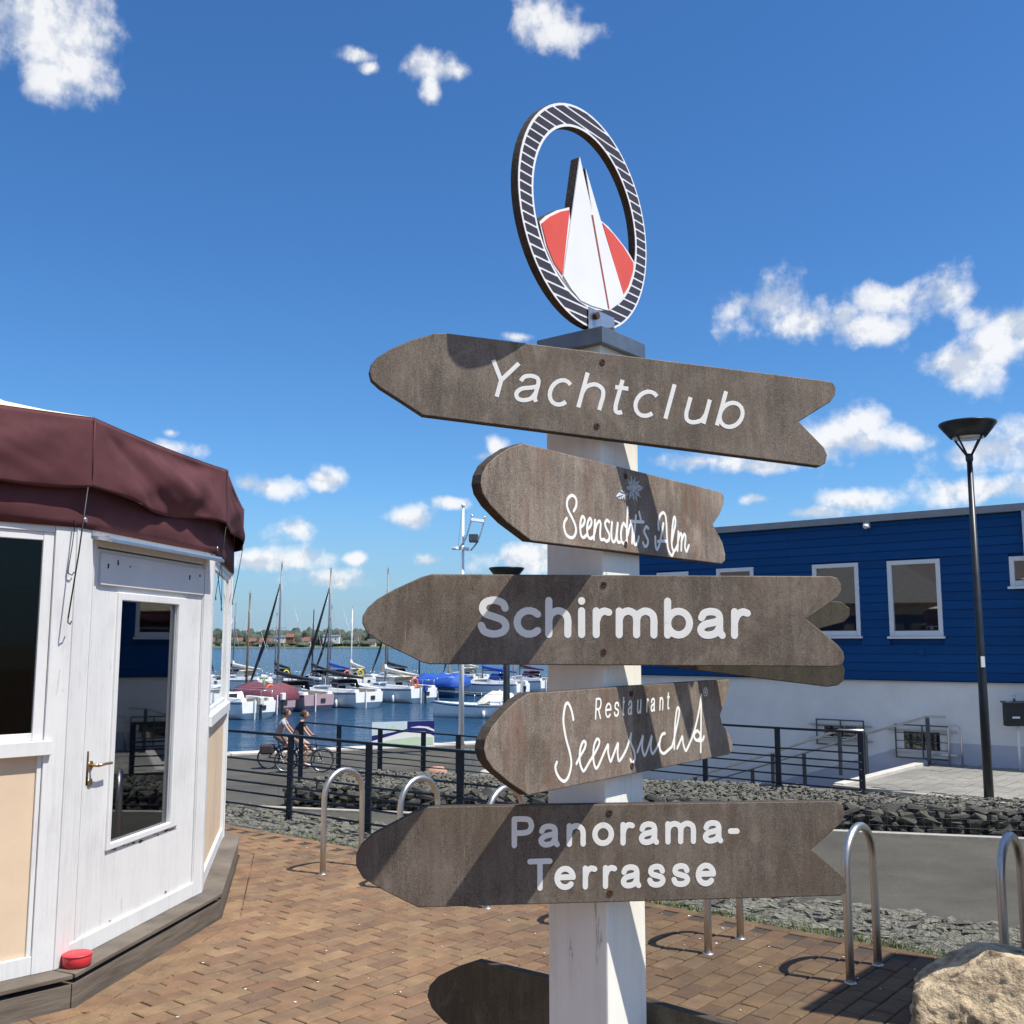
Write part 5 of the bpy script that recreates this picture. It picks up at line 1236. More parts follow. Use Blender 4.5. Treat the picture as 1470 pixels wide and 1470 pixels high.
# ================================================================== MARINA
def boat(label, stern_px, wl_y, L_, B_, phi, hull='hull_white', cabin=True, mast=None, boom=None, furl=None, cover=None, ring=None, motor=True, tent=None, fend=0, flag=None, mastmat='mast_alu', fb=1.0, lines=True):
    """stern centre at a photographed waterline point; phi: heading to the left of straight away"""
    st_ = on_z(stern_px, wl_y, WATER_Z); root = empty('sailing_boat' if mast else 'boat', tuple(st_), label, 'boat', 'boats moored in the marina', rz=math.pi / 2 + phi)
    N_ = 12; secs = []
    for k in range(N_ + 1):
        t = k / N_; x = t * L_; b_ = B_ / 2 * (1 - max(0, (t - .42) / .58) ** 2.1) * (.80 + .20 * min(1, t / .38)); b_ = max(b_, .02)
        sh = fb * (1.0 + .22 * (t - .35) ** 2 * 2.2 + (.10 if t > .8 else 0) * (t - .8)); kd = -.22 * math.sin(math.pi * min(1, .12 + t * .88)) - .02
        xs_ = x - (.22 if k == 0 else 0)
        prof = [(0, kd), (.55 * b_, kd * .5), (.86 * b_, .06), (.96 * b_, .36 * sh), (b_, sh)]
        ring_ = [(xs_ if z_ > .3 else x, y_, z_) for (y_, z_) in reversed(prof)] + [(xs_ if z_ > .3 else x, -y_, z_) for (y_, z_) in prof[1:]]
        secs.append(ring_)
    m = len(secs[0]); mb = MB(); mb.v = [p for s_ in secs for p in s_]
    mb.f = [(k * m + j, (k + 1) * m + j, (k + 1) * m + j + 1, k * m + j + 1) for k in range(N_) for j in range(m - 1)] + [tuple(range(m))]; mb.sm = [True] * (N_ * (m - 1)) + [False]
    ho = mb.build('hull', hull, root, local=True)
    # boot stripe
    bs_ = MB()
    for sgn in (1, -1):
        a = [(p[0], (p[1]) * 1.012 + .004 * sgn, .10) for s_ in secs for p in [s_[2] if sgn > 0 else s_[-3]]]
        b2_ = [(p[0], q[1] * 1.012 + .004 * sgn, .17) for s_ in secs for p, q in [((s_[2] if sgn > 0 else s_[-3]), (s_[2] if sgn > 0 else s_[-3]))]]
        bs_.add(a + b2_, [(k, k + 1, len(a) + k + 1, len(a) + k) for k in range(N_)])
    bs_.build('boot_stripe', 'hull_blue', ho, local=True, fixn=False)
    dk = MB(); dk.v = [(s_[0][0], s_[0][1] * .97, s_[0][2] - .02) for s_ in secs] + [(s_[-1][0], s_[-1][1] * .97, s_[-1][2] - .02) for s_ in secs]
    dk.f = [(k, k + 1, N_ + 1 + k + 1, N_ + 1 + k) for k in range(N_)]; dk.sm = [False] * N_
    dk.build('deck', hull if hull != 'hull_rose' else 'hull_white', root, local=True)
    mb = MB()
    for sgn in (-1, 1): mb.add([(x, sgn * y, z) for x, y, z in ((-.1, B_ * .40, fb), (L_ * .34, B_ * .44, fb), (L_ * .34, B_ * .30, fb), (-.1, B_ * .26, fb), (-.1, B_ * .37, fb + .22), (L_ * .34, B_ * .40, fb + .26), (L_ * .34, B_ * .30, fb + .26), (-.1, B_ * .27, fb + .22))], [(4, 5, 6, 7), (0, 1, 5, 4), (2, 3, 7, 6), (1, 2, 6, 5), (3, 0, 4, 7)])
    mb.build('cockpit_coaming', 'hull_white', root, local=True, bevel=.03)
    MB().box(.1, L_ * .335, -B_ * .255, B_ * .255, fb - .03, fb + .012).build('cockpit_floor', 'rail_grey', root, local=True)
    MB().box(.15, .28, -B_ * .26, B_ * .26, fb + .013, fb + .2).build('stern_bench', 'plinth_wood', root, local=True)
    sp2 = MB()
    for sgn in (1, -1):
        a_ = [(s_[0 if sgn > 0 else -1][0], s_[0 if sgn > 0 else -1][1] + .012 * sgn, s_[0 if sgn > 0 else -1][2] - .07) for s_ in secs]; b3_ = [(p[0], p[1] + .0 * sgn, p[2] - .07) for p in a_]
        sp2.add(a_ + b3_, [(k, k + 1, len(a_) + k + 1, len(a_) + k) for k in range(N_)])
    sp2.build('sheer_stripe', 'hull_blue', ho, local=True, fixn=False)
    MB().box(-.262, -.235, -B_ * .16, -B_ * .04, fb * .55, fb * .8).build('transom_vent', 'furl_dark', ho, local=True)
    if cabin:
        x0, x1, bw, h = L_ * .34, L_ * .74, B_ * .31, .42; z0 = fb - .03
        cv_ = [(x0, -bw, z0), (x0, bw, z0), (x1, bw * .55, z0 + .05), (x1, -bw * .55, z0 + .05), (x0 + .08, -bw * .85, z0 + h + .1), (x0 + .08, bw * .85, z0 + h + .1), (x1 - .5, bw * .5, z0 + h - .05), (x1 - .5, -bw * .5, z0 + h - .05)]
        co = MB().add(cv_, [(4, 5, 6, 7), (0, 1, 5, 4), (1, 2, 6, 5), (2, 3, 7, 6), (3, 0, 4, 7)]).build('cabin', 'hull_white', root, local=True, bevel=.09)
        if boom: 
            hv_ = [(x0 - .75, -bw, z0 + .25), (x0 - .75, bw, z0 + .25), (x0 - .55, bw * .9, z0 + .85), (x0 - .55, -bw * .9, z0 + .85), (x0 + .5, bw * .85, z0 + h), (x0 + .5, -bw * .85, z0 + h), (x0 + .1, bw * .85, z0 + .9), (x0 + .1, -bw * .85, z0 + .9)]
            MB().add(hv_, [(2, 3, 7, 6), (6, 7, 5, 4), (1, 2, 6, 4), (0, 5, 7, 3)]).build('sprayhood', boom, root, local=True, bevel=.05)
        for sgn in (-1, 1):
            pv_ = [((x0 + .5), sgn * bw * .955, z0 + .17), ((x1 - .8), sgn * bw * .70, z0 + .19), ((x1 - .9), sgn * bw * .66, z0 + .31), ((x0 + .55), sgn * bw * .905, z0 + .33)]
            MB().add([(p[0], p[1] + sgn * .025, p[2]) for p in pv_], [(0, 1, 2, 3)]).build('cabin_window', 'dark_glass', co, local=True, fixn=False)
        MB().box(x0 - .01, x0 + .05, -.28, .28, z0 + .05, z0 + h).build('hatch', 'furl_dark', co, local=True)
    if mast:
        mx, mh = L_ * .56, mast; rk = -.02 * mh
        mo = MB().tube([(mx, 0, fb * .5), (mx + rk * .5, 0, mh * .5), (mx + rk, 0, mh)], [.075, .07, .05], 8).build('mast', mastmat, root, local=True)
        MB().tube([(mx + rk - .15, 0, mh + .02), (mx + rk + .25, 0, mh + .06)], .012, 5).build('wind_vane', 'mast_alu', mo, local=True)
        MB().tube([(mx + rk, 0, mh), (mx + rk, 0, mh + .3)], .01, 5).build('antenna', 'mast_alu', mo, local=True)
        MB().tube([(mx + rk * .55, -.55, mh * .55), (mx + rk * .55 + .05, 0, mh * .55 + .03), (mx + rk * .55, .55, mh * .55)], .016, 5).build('spreader', 'mast_alu', mo, local=True)
        if lines:
            for sgn in (-1, 1): MB().tube([(mx - .1, sgn * B_ * .46, fb), (mx + rk * .55, sgn * .55, mh * .55), (mx + rk * .9, 0, mh * .9)], .006, 4).build('shroud', 'wire_line', root, local=True)
            MB().tube([(-.1, 0, fb), (mx + rk, 0, mh)], .008, 4).build('backstay', 'wire_line', root, local=True)
            for dy_ in (-.25, .2): MB().tube([(mx + .15, dy_, fb + .5), (mx + rk * .97, dy_ * .1, mh * .97)], .007, 4).build('halyard', 'wire_line', root, local=True)
        if furl: MB().tube([(L_ - .1, 0, fb + .15), (L_ * .78, 0, mh * .42), (mx + rk * .85 + .1, 0, mh * .86)], [.06, .125, .04], 8).build('furled_jib', furl, root, local=True)
        else: MB().tube([(L_ - .1, 0, fb + .1), (mx + rk * .85 + .05, 0, mh * .86)], .007, 4).build('forestay', 'wire_line', root, local=True)
        if boom:
            b0 = (mx - .05, 0, fb + 1.05); b1 = (mx - L_ * .50, 0, fb + .95)
            MB().tube([b0, b1], .04, 8).build('boom', 'mast_alu', root, local=True)
            MB().tube([(mx - .03, 0, fb + 1.75), (mx - .12, 0, fb + 1.32), (mx - L_ * .25, 0, fb + 1.10), b1], [.07, .17, .14, .07], 8).build('sail_cover', boom, root, local=True)
    if motor:
        MB().box(-.52, -.24, -.14, .14, fb - .15, fb + .28).build('outboard_motor', motor if isinstance(motor, str) else 'hull_white', root, local=True, bevel=.05)
        MB().box(-.44, -.32, -.06, .06, -.2, fb - .15).build('motor_leg', 'furl_dark', root, local=True, bevel=.02)
    MB().box(-.34, -.25, .32, .38, -.25, fb + .15).build('rudder', 'hull_white', root, local=True, bevel=.01)
    pr = MB()
    for sgn in (-1, 1):
        pr.tube([(0, sgn * B_ * .36, fb), (0, sgn * B_ * .36, fb + .62)], .014, 5); pr.tube([(L_ * .2, sgn * B_ * .44, fb), (L_ * .2, sgn * B_ * .44, fb + .6)], .012, 5); pr.tube([(0, sgn * B_ * .36, fb + .62), (L_ * .2, sgn * B_ * .44, fb + .6), (L_ * .5, sgn * B_ * .46, fb + .6), (L_ * .96, sgn * .1, fb + .75)], .011, 5)
        pr.tube([(L_ * .5, sgn * B_ * .46, fb), (L_ * .5, sgn * B_ * .46, fb + .6)], .012, 5); pr.tube([(L_ * .94, sgn * .12, fb + .05), (L_ * .96, sgn * .1, fb + .75)], .012, 5)
    pr.tube([(0, -B_ * .36, fb + .62), (0, -.3, fb + .62)], .014, 5); pr.build('guard_rail', 'alu', root, local=True)
    if ring:
        c = Vector((-.03, B_ * .25, fb + .45)); MB().tube([c + Vector((.02 * math.cos(a * .4488), math.cos(a * .4488) * .27, math.sin(a * .4488) * .30)) for a in range(14)], .075, 8, close=True).build('lifebuoy', ring, root, local=True)
    if tent:
        x0, x1 = -.25, L_ * .50; hw_ = B_ * .49; hp_ = 1.35; vs = []
        for k in range(9):
            x = x0 + (x1 - x0) * k / 8
            for y_, z_ in ((hw_, .30), (hw_ * 1.01, .62), (hw_ * .75, 1.05), (0, hp_ + .05 * math.sin(k * 2.1)), (-hw_ * .75, 1.05), (-hw_ * 1.01, .62), (-hw_, .30)): vs.append((x, y_ + .03 * math.sin(k * 1.7 + z_ * 5), fb * .55 + z_ * (1 - .06 * (k % 2))))
        MB().add(vs, [(k * 7 + j, (k + 1) * 7 + j, (k + 1) * 7 + j + 1, k * 7 + j + 1) for k in range(8) for j in range(6)] + [tuple(range(7)), tuple(range(56, 63))], True).build('cockpit_cover', tent, root, local=True)
    for k in range(fend):
        x = L_ * (.18 + .22 * k); MB().tube([(x, B_ * .50, fb * .55), (x, B_ * .51, fb * .45), (x, B_ * .51, .12), (x, B_ * .5, .02)], [.03, .09, .09, .03], 8).build('fender', 'hull_white', root, local=True)
    if cover:
        vs = []
        for k in range(7):
            for j in range(7):
                x = L_ * (.06 + .42 * k / 6); y = B_ * (-.40 + .80 * j / 6); hgt = fb + .12 + .62 * math.sin(math.pi * k / 6) ** .5 * math.sin(math.pi * j / 6) ** .6 + .10 * math.sin(k * 2.3 + j * 1.9); vs.append((x, y, hgt))
        MB().add(vs, [(k * 7 + j, (k + 1) * 7 + j, (k + 1) * 7 + j + 1, k * 7 + j + 1) for k in range(6) for j in range(6)], True).build('tarpaulin', cover, root, local=True)
    if flag:
        MB().tube([(-.1, -.2, fb), (-.35, -.2, fb + 1.5)], .012, 5).build('flag_pole', 'mast_alu', root, local=True)
        MB().add([(-.35, -.2, fb + 1.45), (-.05, -.5, fb + 1.2), (-.1, -.48, fb + .85), (-.30, -.2, fb + 1.05)], [(0, 1, 2, 3)]).build('flag', flag, root, local=True)
    return root
P33 = R(33)
boat('cream-sterned motor boat nearest the pavilion with a white fender', 368, 1032, 6.8, 2.9, R(50), 'hull_white', True, None, None, None, None, None, 'hull_cream', None, 2, 'flag_green', fb=.95)
boat('boat under a wine-red cockpit tent behind the cream-sterned one', 400, 1025, 6.4, 2.7, R(48), 'hull_rose', False, 7.4, None, None, None, 'buoy_orange', True, 'tarp_wine', 0, None, 'mast_brown')
boat('white sailing boat with a rose hull side and dark rolled jib, tallest mast', 455, 1021, 8.0, 2.9, R(47), 'hull_rose', True, 9.6, 'furl_dark', 'furl_dark', None, None, False, None, 1)
boat('white sailing boat with two dark marks on its stern, second tall mast', 527, 1016, 8.0, 2.9, R(47), 'hull_white', True, 9.5, 'furl_dark', 'furl_dark', None, None, False, None, 2)
boat('white cruiser with an orange lifebuoy at the stern and a grey awning', 606, 1009, 8.2, 3.0, R(43), 'hull_white', True, 9.9, 'tarp_cream', None, None, 'buoy_orange', 'tarp_blue', None, 3)
boat('boat covered by a bright blue tarpaulin', 660, 1001, 7.0, 2.7, R(62), 'hull_blue', False, 8.6, None, None, None, None, 'tarp_blue', 'tarp_blue', 0)
boat('open day boat with cream canvas and white fenders, right of the white mast', 752, 1030, 5.4, 2.2, R(80), 'hull_white', False, None, None, None, 'tarp_cream', None, False, None, 2, fb=.75)
boat('white boat with a blue sail cover behind the day boat', 748, 1000, 7.0, 2.4, R(55), 'hull_white', True, 8.2, 'tarp_blue', None, None, None, True, None, 1)
boat('dark-covered boat at the far right of the marina', 785, 994, 6.6, 2.3, R(40), 'hull_white', True, 8.0, 'tarp_purple', 'furl_dark', None, None, True, None, 0)
boat('white sailing boat behind with a blue sail bag, left mast group'.replace('blue', 'cream'), 378, 992, 7.0, 2.4, R(60), 'hull_white', True, 7.9, 'tarp_cream', 'mast_white', None, None, False, None, 0)
boat('white sailing boat behind, farthest left of the mast group', 352, 990, 6.8, 2.3, R(40), 'hull_white', True, 7.7, 'furl_dark', 'furl_dark', None, None, False, None, 0)
boat('sailing boat behind with a blue boom cover between the tall masts', 505, 990, 7.0, 2.4, R(42), 'hull_white', True, 7.9, 'tarp_blue', 'furl_dark', None, 'buoy_orange', False, None, 0)
boat('sailing boat behind with a pale mast, half hidden by the third board', 525, 988, 7.2, 2.4, R(30), 'hull_white', True, 7.8, 'tarp_cream', None, None, 'buoy_yellow', False, None, 0, None, 'mast_white')
boat('sailing boat behind the tall pair with a dark unrigged mast', 470, 992, 6.8, 2.3, R(33), 'hull_blue', True, 7.4, 'furl_dark', None, None, None, False, None, 0, None, 'furl_dark')
boat('white yacht behind the blue tarpaulin boat', 690, 986, 7.4, 2.5, R(35), 'hull_white', True, 8.4, 'tarp_cream', 'furl_dark', None, None, True, None, 0)
boat('small sailing boat behind with two thin masts of rigging, left of the rose hull', 418, 989, 6.6, 2.3, R(38), 'hull_white', True, 7.2, 'furl_dark', None, None, 'buoy_yellow', False, None, 0)
boat('white sailing boat behind the cruiser with a dark rolled jib', 588, 987, 7.2, 2.5, R(40), 'hull_white', True, 8.0, 'furl_dark', 'furl_dark', None, None, False, None, 1)
# floating pontoon the boats lie at
pA = on_z(300, 986, WATER_Z); pB = on_z(800, 981, WATER_Z); pd = (pB - pA).normalized(); pnn = Vector((-pd.y, pd.x, 0)); pL = (pB - pA).length
pon = empty('pontoon', tuple(pA), 'long floating pontoon behind the moored boats', 'pontoon')
MB().obox(pA, pd, pnn, UP, 0, pL, 0, 2.0, -.3, .42).build('float', 'kerb_stone', pon)
for k in range(int(pL / .25)): MB().obox(pA, pd, pnn, UP, k * .25, k * .25 + .235, -.05, 2.05, .422, .47).build('deck_plank', 'plinth_wood', pon)
for k in range(5):
    c = pA + pd * (3 + k * pL / 5) + pnn * 2.2; MB().tube([c - UP * 2, c + UP * 2.0], .14, 10).build('pile', 'plinth_wood', pon)

# ================================================================== QUAY FURNITURE
mw = on_z(662, 1070, PROM_Z); mast = empty('flag_mast', tuple(mw), 'tall white mast with a curved ladder-like lamp frame on the quay', 'mast')
zt = at_y(665, 727, mw.y).z; ftop = lambda px, py: at_y(px, py, mw.y)
MB().tube([mw - UP * .1, Vector((mw.x, mw.y, 1.5)), Vector((mw.x + .02, mw.y, zt))], [.105, .085, .042], 14).build('pole', 'white_gloss', mast)
MB().ball((mw.x + .02, mw.y, zt + .03), .075, 10, 8).build('finial', 'white_gloss', mast)
s12 = lambda x, y: ftop(640 + x / 12.25, 710 + y / 12.25)
for dy in (-.25, .25):
    o_ = Vector((.0, dy, 0)); k_ = 0 if dy < 0 else 215
    pts = catmull([s12(215 + k_, 975), s12(330 + k_, 830), s12(400 + k_, 650), s12(450 + k_, 470), s12(468 + k_, 370)], 5); MB().tube([p + o_ for p in pts], .032, 6).build('curved_bar', 'alu', mast)
for (xa, ya) in ((455, 455), (190, 950)):
    a, b_ = s12(xa, ya) + Vector((0, -.25, 0)), s12(xa + 215, ya) + Vector((0, .25, 0)); MB().obox(a, (b_ - a).normalized(), Vector((0, 1, 0)), UP, 0, (b_ - a).length, -.12, .12, -.05, .05).build('cross_bar', 'white_gloss', mast)
a = s12(410, 775); MB().obox(a, (1, 0, 0), (0, 1, 0), UP, 0, .33, -.3, .3, -.12, .14).build('lamp_box', 'rail_grey', mast, bevel=.02)
a = s12(110, 945); MB().tube([a, s12(300, 955)], .05, 8).build('arm', 'white_gloss', mast)
MB().tube([s12(340, 300), s12(460, 385)], .006, 4).build('stay', 'wire_line', mast); MB().tube([s12(290, 220), s12(210, 960)], .006, 4).build('stay', 'wire_line', mast)
# information panel
ia, ib = at_y(534, 1037, 33.6), at_y(623.5, 1036, 34.4); id_ = (ib - ia); id_.z = 0; iw = id_.length; id_.normalize(); inn = Vector((id_.y, -id_.x, 0)); ih = .84
info = empty('information_panel', (ia.x, ia.y, PROM_Z), 'low wide information panel in white, green and navy on the quay', 'sign')
Fp = Vector((ia.x, ia.y, 0)); zt_ = ia.z; zb_ = zt_ - ih
MB().obox(Fp, id_, inn, UP, 0, iw, -.03, 0, zb_, zt_).build('panel', 'emblem_white', info, bevel=.004)
def ip(name, pts, mat, o): MB().add([Fp + id_ * (x * iw) + UP * (zb_ + y * ih) + inn * o for x, y in pts], [tuple(range(len(pts)))]).build(name, mat, info, fixn=False)
ip('print', [(.0, .55), (.56, .62), (.56, 1), (0, 1)], 'pale_blue', .003)
ip('print', [(.56, .62), (.62, .78), (.75, .82), (.9, .78), (1, .66), (1, 1), (.56, 1)], 'navy', .004)
ip('print', [(0, .30), (.2, .42), (.45, .58), (.62, .64), (.85, .60), (1, .42), (1, .58), (.85, .72), (.62, .76), (.5, .68), (.2, .55), (0, .50)], 'navy', .005)
ip('print', [(.10, .08), (.98, .08), (.98, .36), (.7, .40), (.3, .32), (.10, .2)], 'pale_green', .004)
ip('print', [(.28, .72), (.34, .9), (.36, .74), (.44, .7)], 'pale_green', .006)
for x_ in (.12, .88): MB().obox(Fp, id_, inn, UP, iw * x_ - .04, iw * x_ + .04, -.10, -.031, PROM_Z - .1, zt_ - .1).build('leg', 'rail_grey', info)
# stones and a pale bollard near the lower railing
def stone(px, py, Y, r_, mat, label, sc3=(1.1, .9, .75)):
    p = at_y(px, py, Y); me = MB(); me.ball((0, 0, 0), r_, 18, 12, sc3); o = me.build('round_stone', mat, fixn=False); 
    for v in o.data.vertices: v.co += v.co.normalized() * .12 * r_ * mnoise.noise(v.co * 4 / r_)
    o.location = (p.x, p.y, p.z); tag(o, label, 'stone')
stone(627, 1111, 22.8, .22, 'pink_stone', 'round salmon-pink stone behind the lower railing')
stone(699, 1113, 22.4, .17, 'coping', 'pale stone beside the board tip behind the lower railing')
bb = at_y(672, 1116, 23.5); bol = empty('bench_post', tuple(bb), 'pale blue-grey slatted post beside the white mast', 'post')
for dx in (-.09, .06): MB().obox(bb, (1, 0, 0), (0, 1, 0), UP, dx, dx + .12, -.04, .04, -.1, .62).build('slat', 'alu', bol, bevel=.006)

# ================================================================== CYCLISTS
def skin_mesh(name, verts, edges, radii, mat, parent, sub=2, root=0):
    me = bpy.data.meshes.new(name); me.from_pydata(verts, edges, []); o = bpy.data.objects.new(name, me); COL.objects.link(o)
    md = o.modifiers.new('skin', 'SKIN'); 
    if not me.skin_vertices: 
        bm = bmesh.new(); bm.from_mesh(me); bm.verts.layers.skin.verify(); bm.to_mesh(me); bm.free()
    for i, r_ in enumerate(radii):
        sv = me.skin_vertices[0].data[i]; sv.radius = (r_, r_) if not isinstance(r_, tuple) else r_; sv.use_root = (i == root)
    ss = o.modifiers.new('sub', 'SUBSURF'); ss.levels = ss.render_levels = sub
    dg = bpy.context.evaluated_depsgraph_get(); ev = bpy.data.meshes.new_from_object(o.evaluated_get(dg))
    bpy.data.objects.remove(o); 
    for p in ev.polygons: p.use_smooth = True
    ev.materials.clear(); ev.materials.append(MATS[mat]); ob = bpy.data.objects.new(name, ev); COL.objects.link(ob); ob.parent = parent
    return ob
def bicycle(loc, rz, label, bag=False):
    root = empty('bicycle', tuple(loc), label, 'bicycle', 'bicycles ridden along the promenade', rz=rz)
    for wx in (0, 1.06):
        wl = empty('wheel', (0, 0, 0)); 
        bpy.data.objects.remove(wl)
        c = Vector((wx, 0, .345)); ring_ = lambda r_: [c + Vector((math.cos(k * math.pi / 14) * r_, 0, math.sin(k * math.pi / 14) * r_)) for k in range(28)]
        ty = MB().tube(ring_(.325), .021, 8, close=True).build('wheel', 'rubber', root, local=True)
        MB().tube(ring_(.300), .010, 6, close=True).build('rim', 'alu', ty, local=True)
        sp_ = MB()
        for k in range(14): sp_.tube([c, c + Vector((math.cos(k * math.pi / 7) * .30, 0, math.sin(k * math.pi / 7) * .30))], .0022, 3)
        sp_.tube([c - Vector((0, .05, 0)), c + Vector((0, .05, 0))], .025, 8); sp_.build('spokes', 'alu', ty, local=True)
        MB().tube([c + Vector((math.cos(a * .2) * .362, 0, math.sin(a * .2) * .362)) for a in range(2, 13)], .014, 5).build('mudguard', 'black', root, local=True)
    fr = MB(); bbk = Vector((.43, 0, .30)); seat = Vector((.28, 0, .80)); headt = Vector((.86, 0, .92)); headb = Vector((.90, 0, .66))
    for a, b_ in ((bbk, seat), (seat + Vector((.03, 0, -.12)), headb + Vector((0, 0, .12))), (bbk, headb), (headb, headt), (seat * .8 + bbk * .2, Vector((0, 0, .345))), (bbk, Vector((0, 0, .345))), (headb, Vector((1.06, 0, .345)))): fr.tube([a, b_], .018, 8)
    fr.build('frame', 'black', root, local=True)
    MB().tube([headt, headt + Vector((-.02, 0, .12))], .014, 6).build('stem', 'alu', root, local=True)
    h_ = headt + Vector((-.02, 0, .12)); MB().tube([h_ + Vector((-.16, -.29, 0)), h_ + Vector((-.05, -.22, .01)), h_ + Vector((.03, 0, 0)), h_ + Vector((-.05, .22, .01)), h_ + Vector((-.16, .29, 0))], .013, 6).build('handlebar', 'black', root, local=True)
    MB().tube([seat, seat + Vector((-.02, 0, .13))], .014, 6).build('seat_tube', 'alu', root, local=True)
    MB().ball(seat + Vector((-.03, 0, .16)), .13, 10, 6, (1.05, .75, .35)).build('saddle', 'black', root, local=True)
    cr = MB(); cr.tube([bbk + Vector((0, -.07, 0)), bbk + Vector((0, .07, 0))], .03, 8); cr.tube([bbk + Vector((0, -.09, 0)), bbk + Vector((.14, -.09, -.08))], .012, 6); cr.tube([bbk + Vector((0, .09, 0)), bbk + Vector((-.14, .09, .08))], .012, 6); cr.build('crank', 'alu', root, local=True)
    MB().box(-.22, .22, -.07, .07, .72, .735).build('luggage_rack', 'black', root, local=True)
    if bag: MB().box(-.24, .16, -.20, .20, .45, .74).build('pannier', 'bag_dark', root, local=True, bevel=.05)
    return root
def rider(loc, rz, label, shirt, shorts):
    root = empty('person', tuple(loc), label, 'person', rz=rz)
    hip = Vector((.27, 0, .99)); chest = Vector((.42, 0, 1.36)); neck = Vector((.46, 0, 1.50)); head = Vector((.52, 0, 1.64))
    v = [hip, Vector((.33, 0, 1.16)), chest, neck, Vector((.49, 0, 1.57)), head + Vector((.01, 0, .06))]; e = [(0, 1), (1, 2), (2, 3), (3, 4), (4, 5)]; r_ = [.125, .12, .135, .06, .055, .085]
    bodyparts = []
    def chain(start, pts, rr):
        p = start
        for q, rad in zip(pts, rr): v.append(Vector(q)); r_.append(rad); e.append((p, len(v) - 1)); p = len(v) - 1
        return p
    for sgn, ped in ((-1, Vector((.57, -.12, .22))), (1, Vector((.29, .12, .38)))):
        knee = Vector((.66, sgn * .11, .66 if sgn < 0 else .80)); hipj = Vector((.30, sgn * .09, .95))
        chain(0, [hipj, knee * .5 + hipj * .5, knee, ped * .45 + knee * .55 + Vector((-.02, 0, 0)), ped + Vector((-.03, 0, .06)), ped + Vector((.12, 0, .0))], [.095, .078, .055, .052, .036, .034])
        sh = Vector((.42, sgn * .18, 1.42)); el = Vector((.60, sgn * .24, 1.20)); ha = Vector((.71, sgn * .27, 1.07))
        a = chain(2, [sh, el * .5 + sh * .5, el, ha * .6 + el * .4, ha], [.06, .044, .036, .032, .026])
        for k, (dx, dz, ln) in enumerate(((.0, .02, .05), (.02, .012, .06), (.03, 0, .06), (.03, -.012, .05))):   # fingers over the grip
            f0 = ha + Vector((.035, sgn * (-.03 + k * .02), .01)); v.append(f0); r_.append(.010); e.append((a, len(v) - 1)); v.append(f0 + Vector((.025, 0, -.03))); r_.append(.009); e.append((len(v) - 2, len(v) - 1))
        v.append(ha + Vector((.01, -sgn * .03, -.03))); r_.append(.011); e.append((a, len(v) - 1))
    skin_mesh('body', [tuple(x) for x in v], e, r_, 'skin', root, 2)
    # face
    hd_ = MB().ball(head + Vector((.015, 0, .03)), .098, 14, 12, (1.0, .80, 1.22)); hdo = hd_.build('head', 'skin', root, local=True)
    fc = MB(); fc.ball(head + Vector((.115, 0, .02)), .018, 8, 6, (1.1, .8, 1.3)); fc.build('nose', 'skin', hdo, local=True)
    for sgn in (-1, 1):
        MB().ball(head + Vector((.095, sgn * .033, .045)), .011, 8, 6).build('eye', 'furl_dark', hdo, local=True); MB().ball(head + Vector((.0, sgn * .08, .02)), .024, 8, 6, (.7, .4, 1.1)).build('ear', 'skin', hdo, local=True)
    MB().box(head.x + .088, head.x + .102, -.02, .02, head.z - .042, head.z - .034).build('mouth', 'red_plastic', hdo, local=True)
    hr = MB(); hr.ball(head + Vector((-.012, 0, .055)), .106, 14, 10, (1.0, .88, 1.15)); hr.ball(head + Vector((-.10, 0, .04)), .055, 10, 8); hr.build('hair', 'hair_brown', root, local=True)
    # clothes
    tv = [hip + Vector((-.0, 0, .02)), Vector((.33, 0, 1.16)), chest, neck + Vector((0, 0, -.04))]; te = [(0, 1), (1, 2), (2, 3)]; tr = [.142, .138, .152, .085]
    for sgn in (-1, 1):
        sh = Vector((.42, sgn * .18, 1.42)); el = Vector((.60, sgn * .24, 1.20)); tv += [sh, el * .55 + sh * .45]; tr += [.078, .066]; te += [(2, len(tv) - 2), (len(tv) - 2, len(tv) - 1)]
    skin_mesh('shirt', [tuple(x) for x in tv], te, tr, shirt, root, 2)
    sv = [hip + Vector((0, 0, .03)), hip + Vector((0, 0, -.03))]; se = [(0, 1)]; sr = [.143, .14]
    for sgn in (-1, 1):
        knee = Vector((.66, sgn * .11, .66 if sgn < 0 else .80)); hipj = Vector((.30, sgn * .09, .95)); sv += [hipj, knee * .72 + hipj * .28]; sr += [.112, .082]; se += [(1, len(sv) - 2), (len(sv) - 2, len(sv) - 1)]
    skin_mesh('shorts', [tuple(x) for x in sv], se, sr, shorts, root, 2)
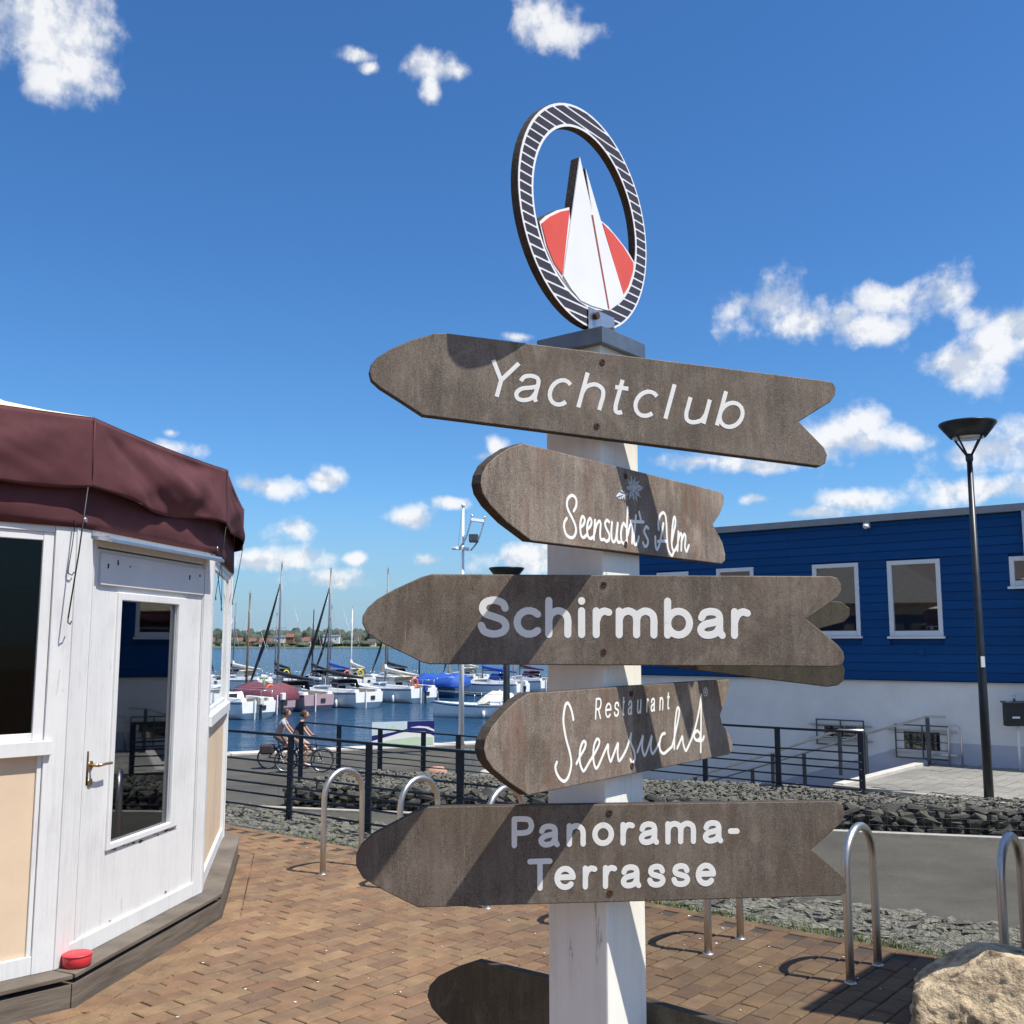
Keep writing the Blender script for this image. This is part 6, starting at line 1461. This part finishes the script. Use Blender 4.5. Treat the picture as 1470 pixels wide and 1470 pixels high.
    for sgn, ped in ((-1, Vector((.57, -.12, .22))), (1, Vector((.29, .12, .38)))): MB().ball(ped + Vector((.06, 0, -.005)), .06, 10, 6, (2.1, .75, .75)).build('shoe', 'shoe_white', root, local=True)
    return root
c1 = on_z(385, 1104, PROM_Z); c1.z = low_z(c1.x, c1.y); c1 = on_z(385, 1104, c1.z); rz1 = R(4)
bicycle(c1, rz1, 'black bicycle with a dark pannier, behind the other rider', True); rider(c1, rz1, 'person in grey shirt cycling right, leaning on the handlebar', 'shirt_grey', 'shorts_taupe')
c2 = on_z(410, 1109, c1.z + .02); bicycle(c2, R(3), 'black bicycle ahead, its front wheel right of the railing post'); rider(c2, R(3), 'person in dark top cycling, mostly hidden behind the railing post', 'shirt_navy', 'shorts_pink')

# ================================================================== HOUSE LEFT BEHIND THE CAMERA (seen only in the window panes)
rh_ = Vector((-17.5, .5, 0)); rd_ = Vector((-.55, .836, 0)).normalized(); rn_ = Vector((.836, .55, 0)).normalized()
house = empty('restaurant_house', tuple(rh_), 'grey rendered house with a dark tiled roof, mirrored in the blue building windows', 'house')
MB().obox(rh_, rd_, rn_, UP, -14, 14, -9, 0, -.5, 4.2).build('wall', 'kerb_stone', house)
MB().obox(rh_, rd_, rn_, UP, -13, 13, .002, .06, .3, 2.9).build('glazing', 'dark_glass', house)
MB().prism([rh_ + rn_ * .6 + rd_ * -14.5 + UP * 4.0, rh_ + rn_ * -4.5 + rd_ * -14.5 + UP * 7.6, rh_ + rn_ * -9.6 + rd_ * -14.5 + UP * 4.0], rd_ * 29).build('roof', 'roof_dark', house)
gb_ = rh_ + rd_ * 3
MB().prism([gb_ + rn_ * 1.4 - rd_ * 4 + UP * 3.4, gb_ + rn_ * 1.4 + rd_ * 4 + UP * 3.4, gb_ + rn_ * 1.4 + UP * 6.2], -rn_ * 4).build('gable', 'kerb_stone', house)

for o in list(COL.objects):
    if o.parent is None and o.name.split('.')[0] in ('bicycle', 'person'): o.scale = (.93, .93, .93)
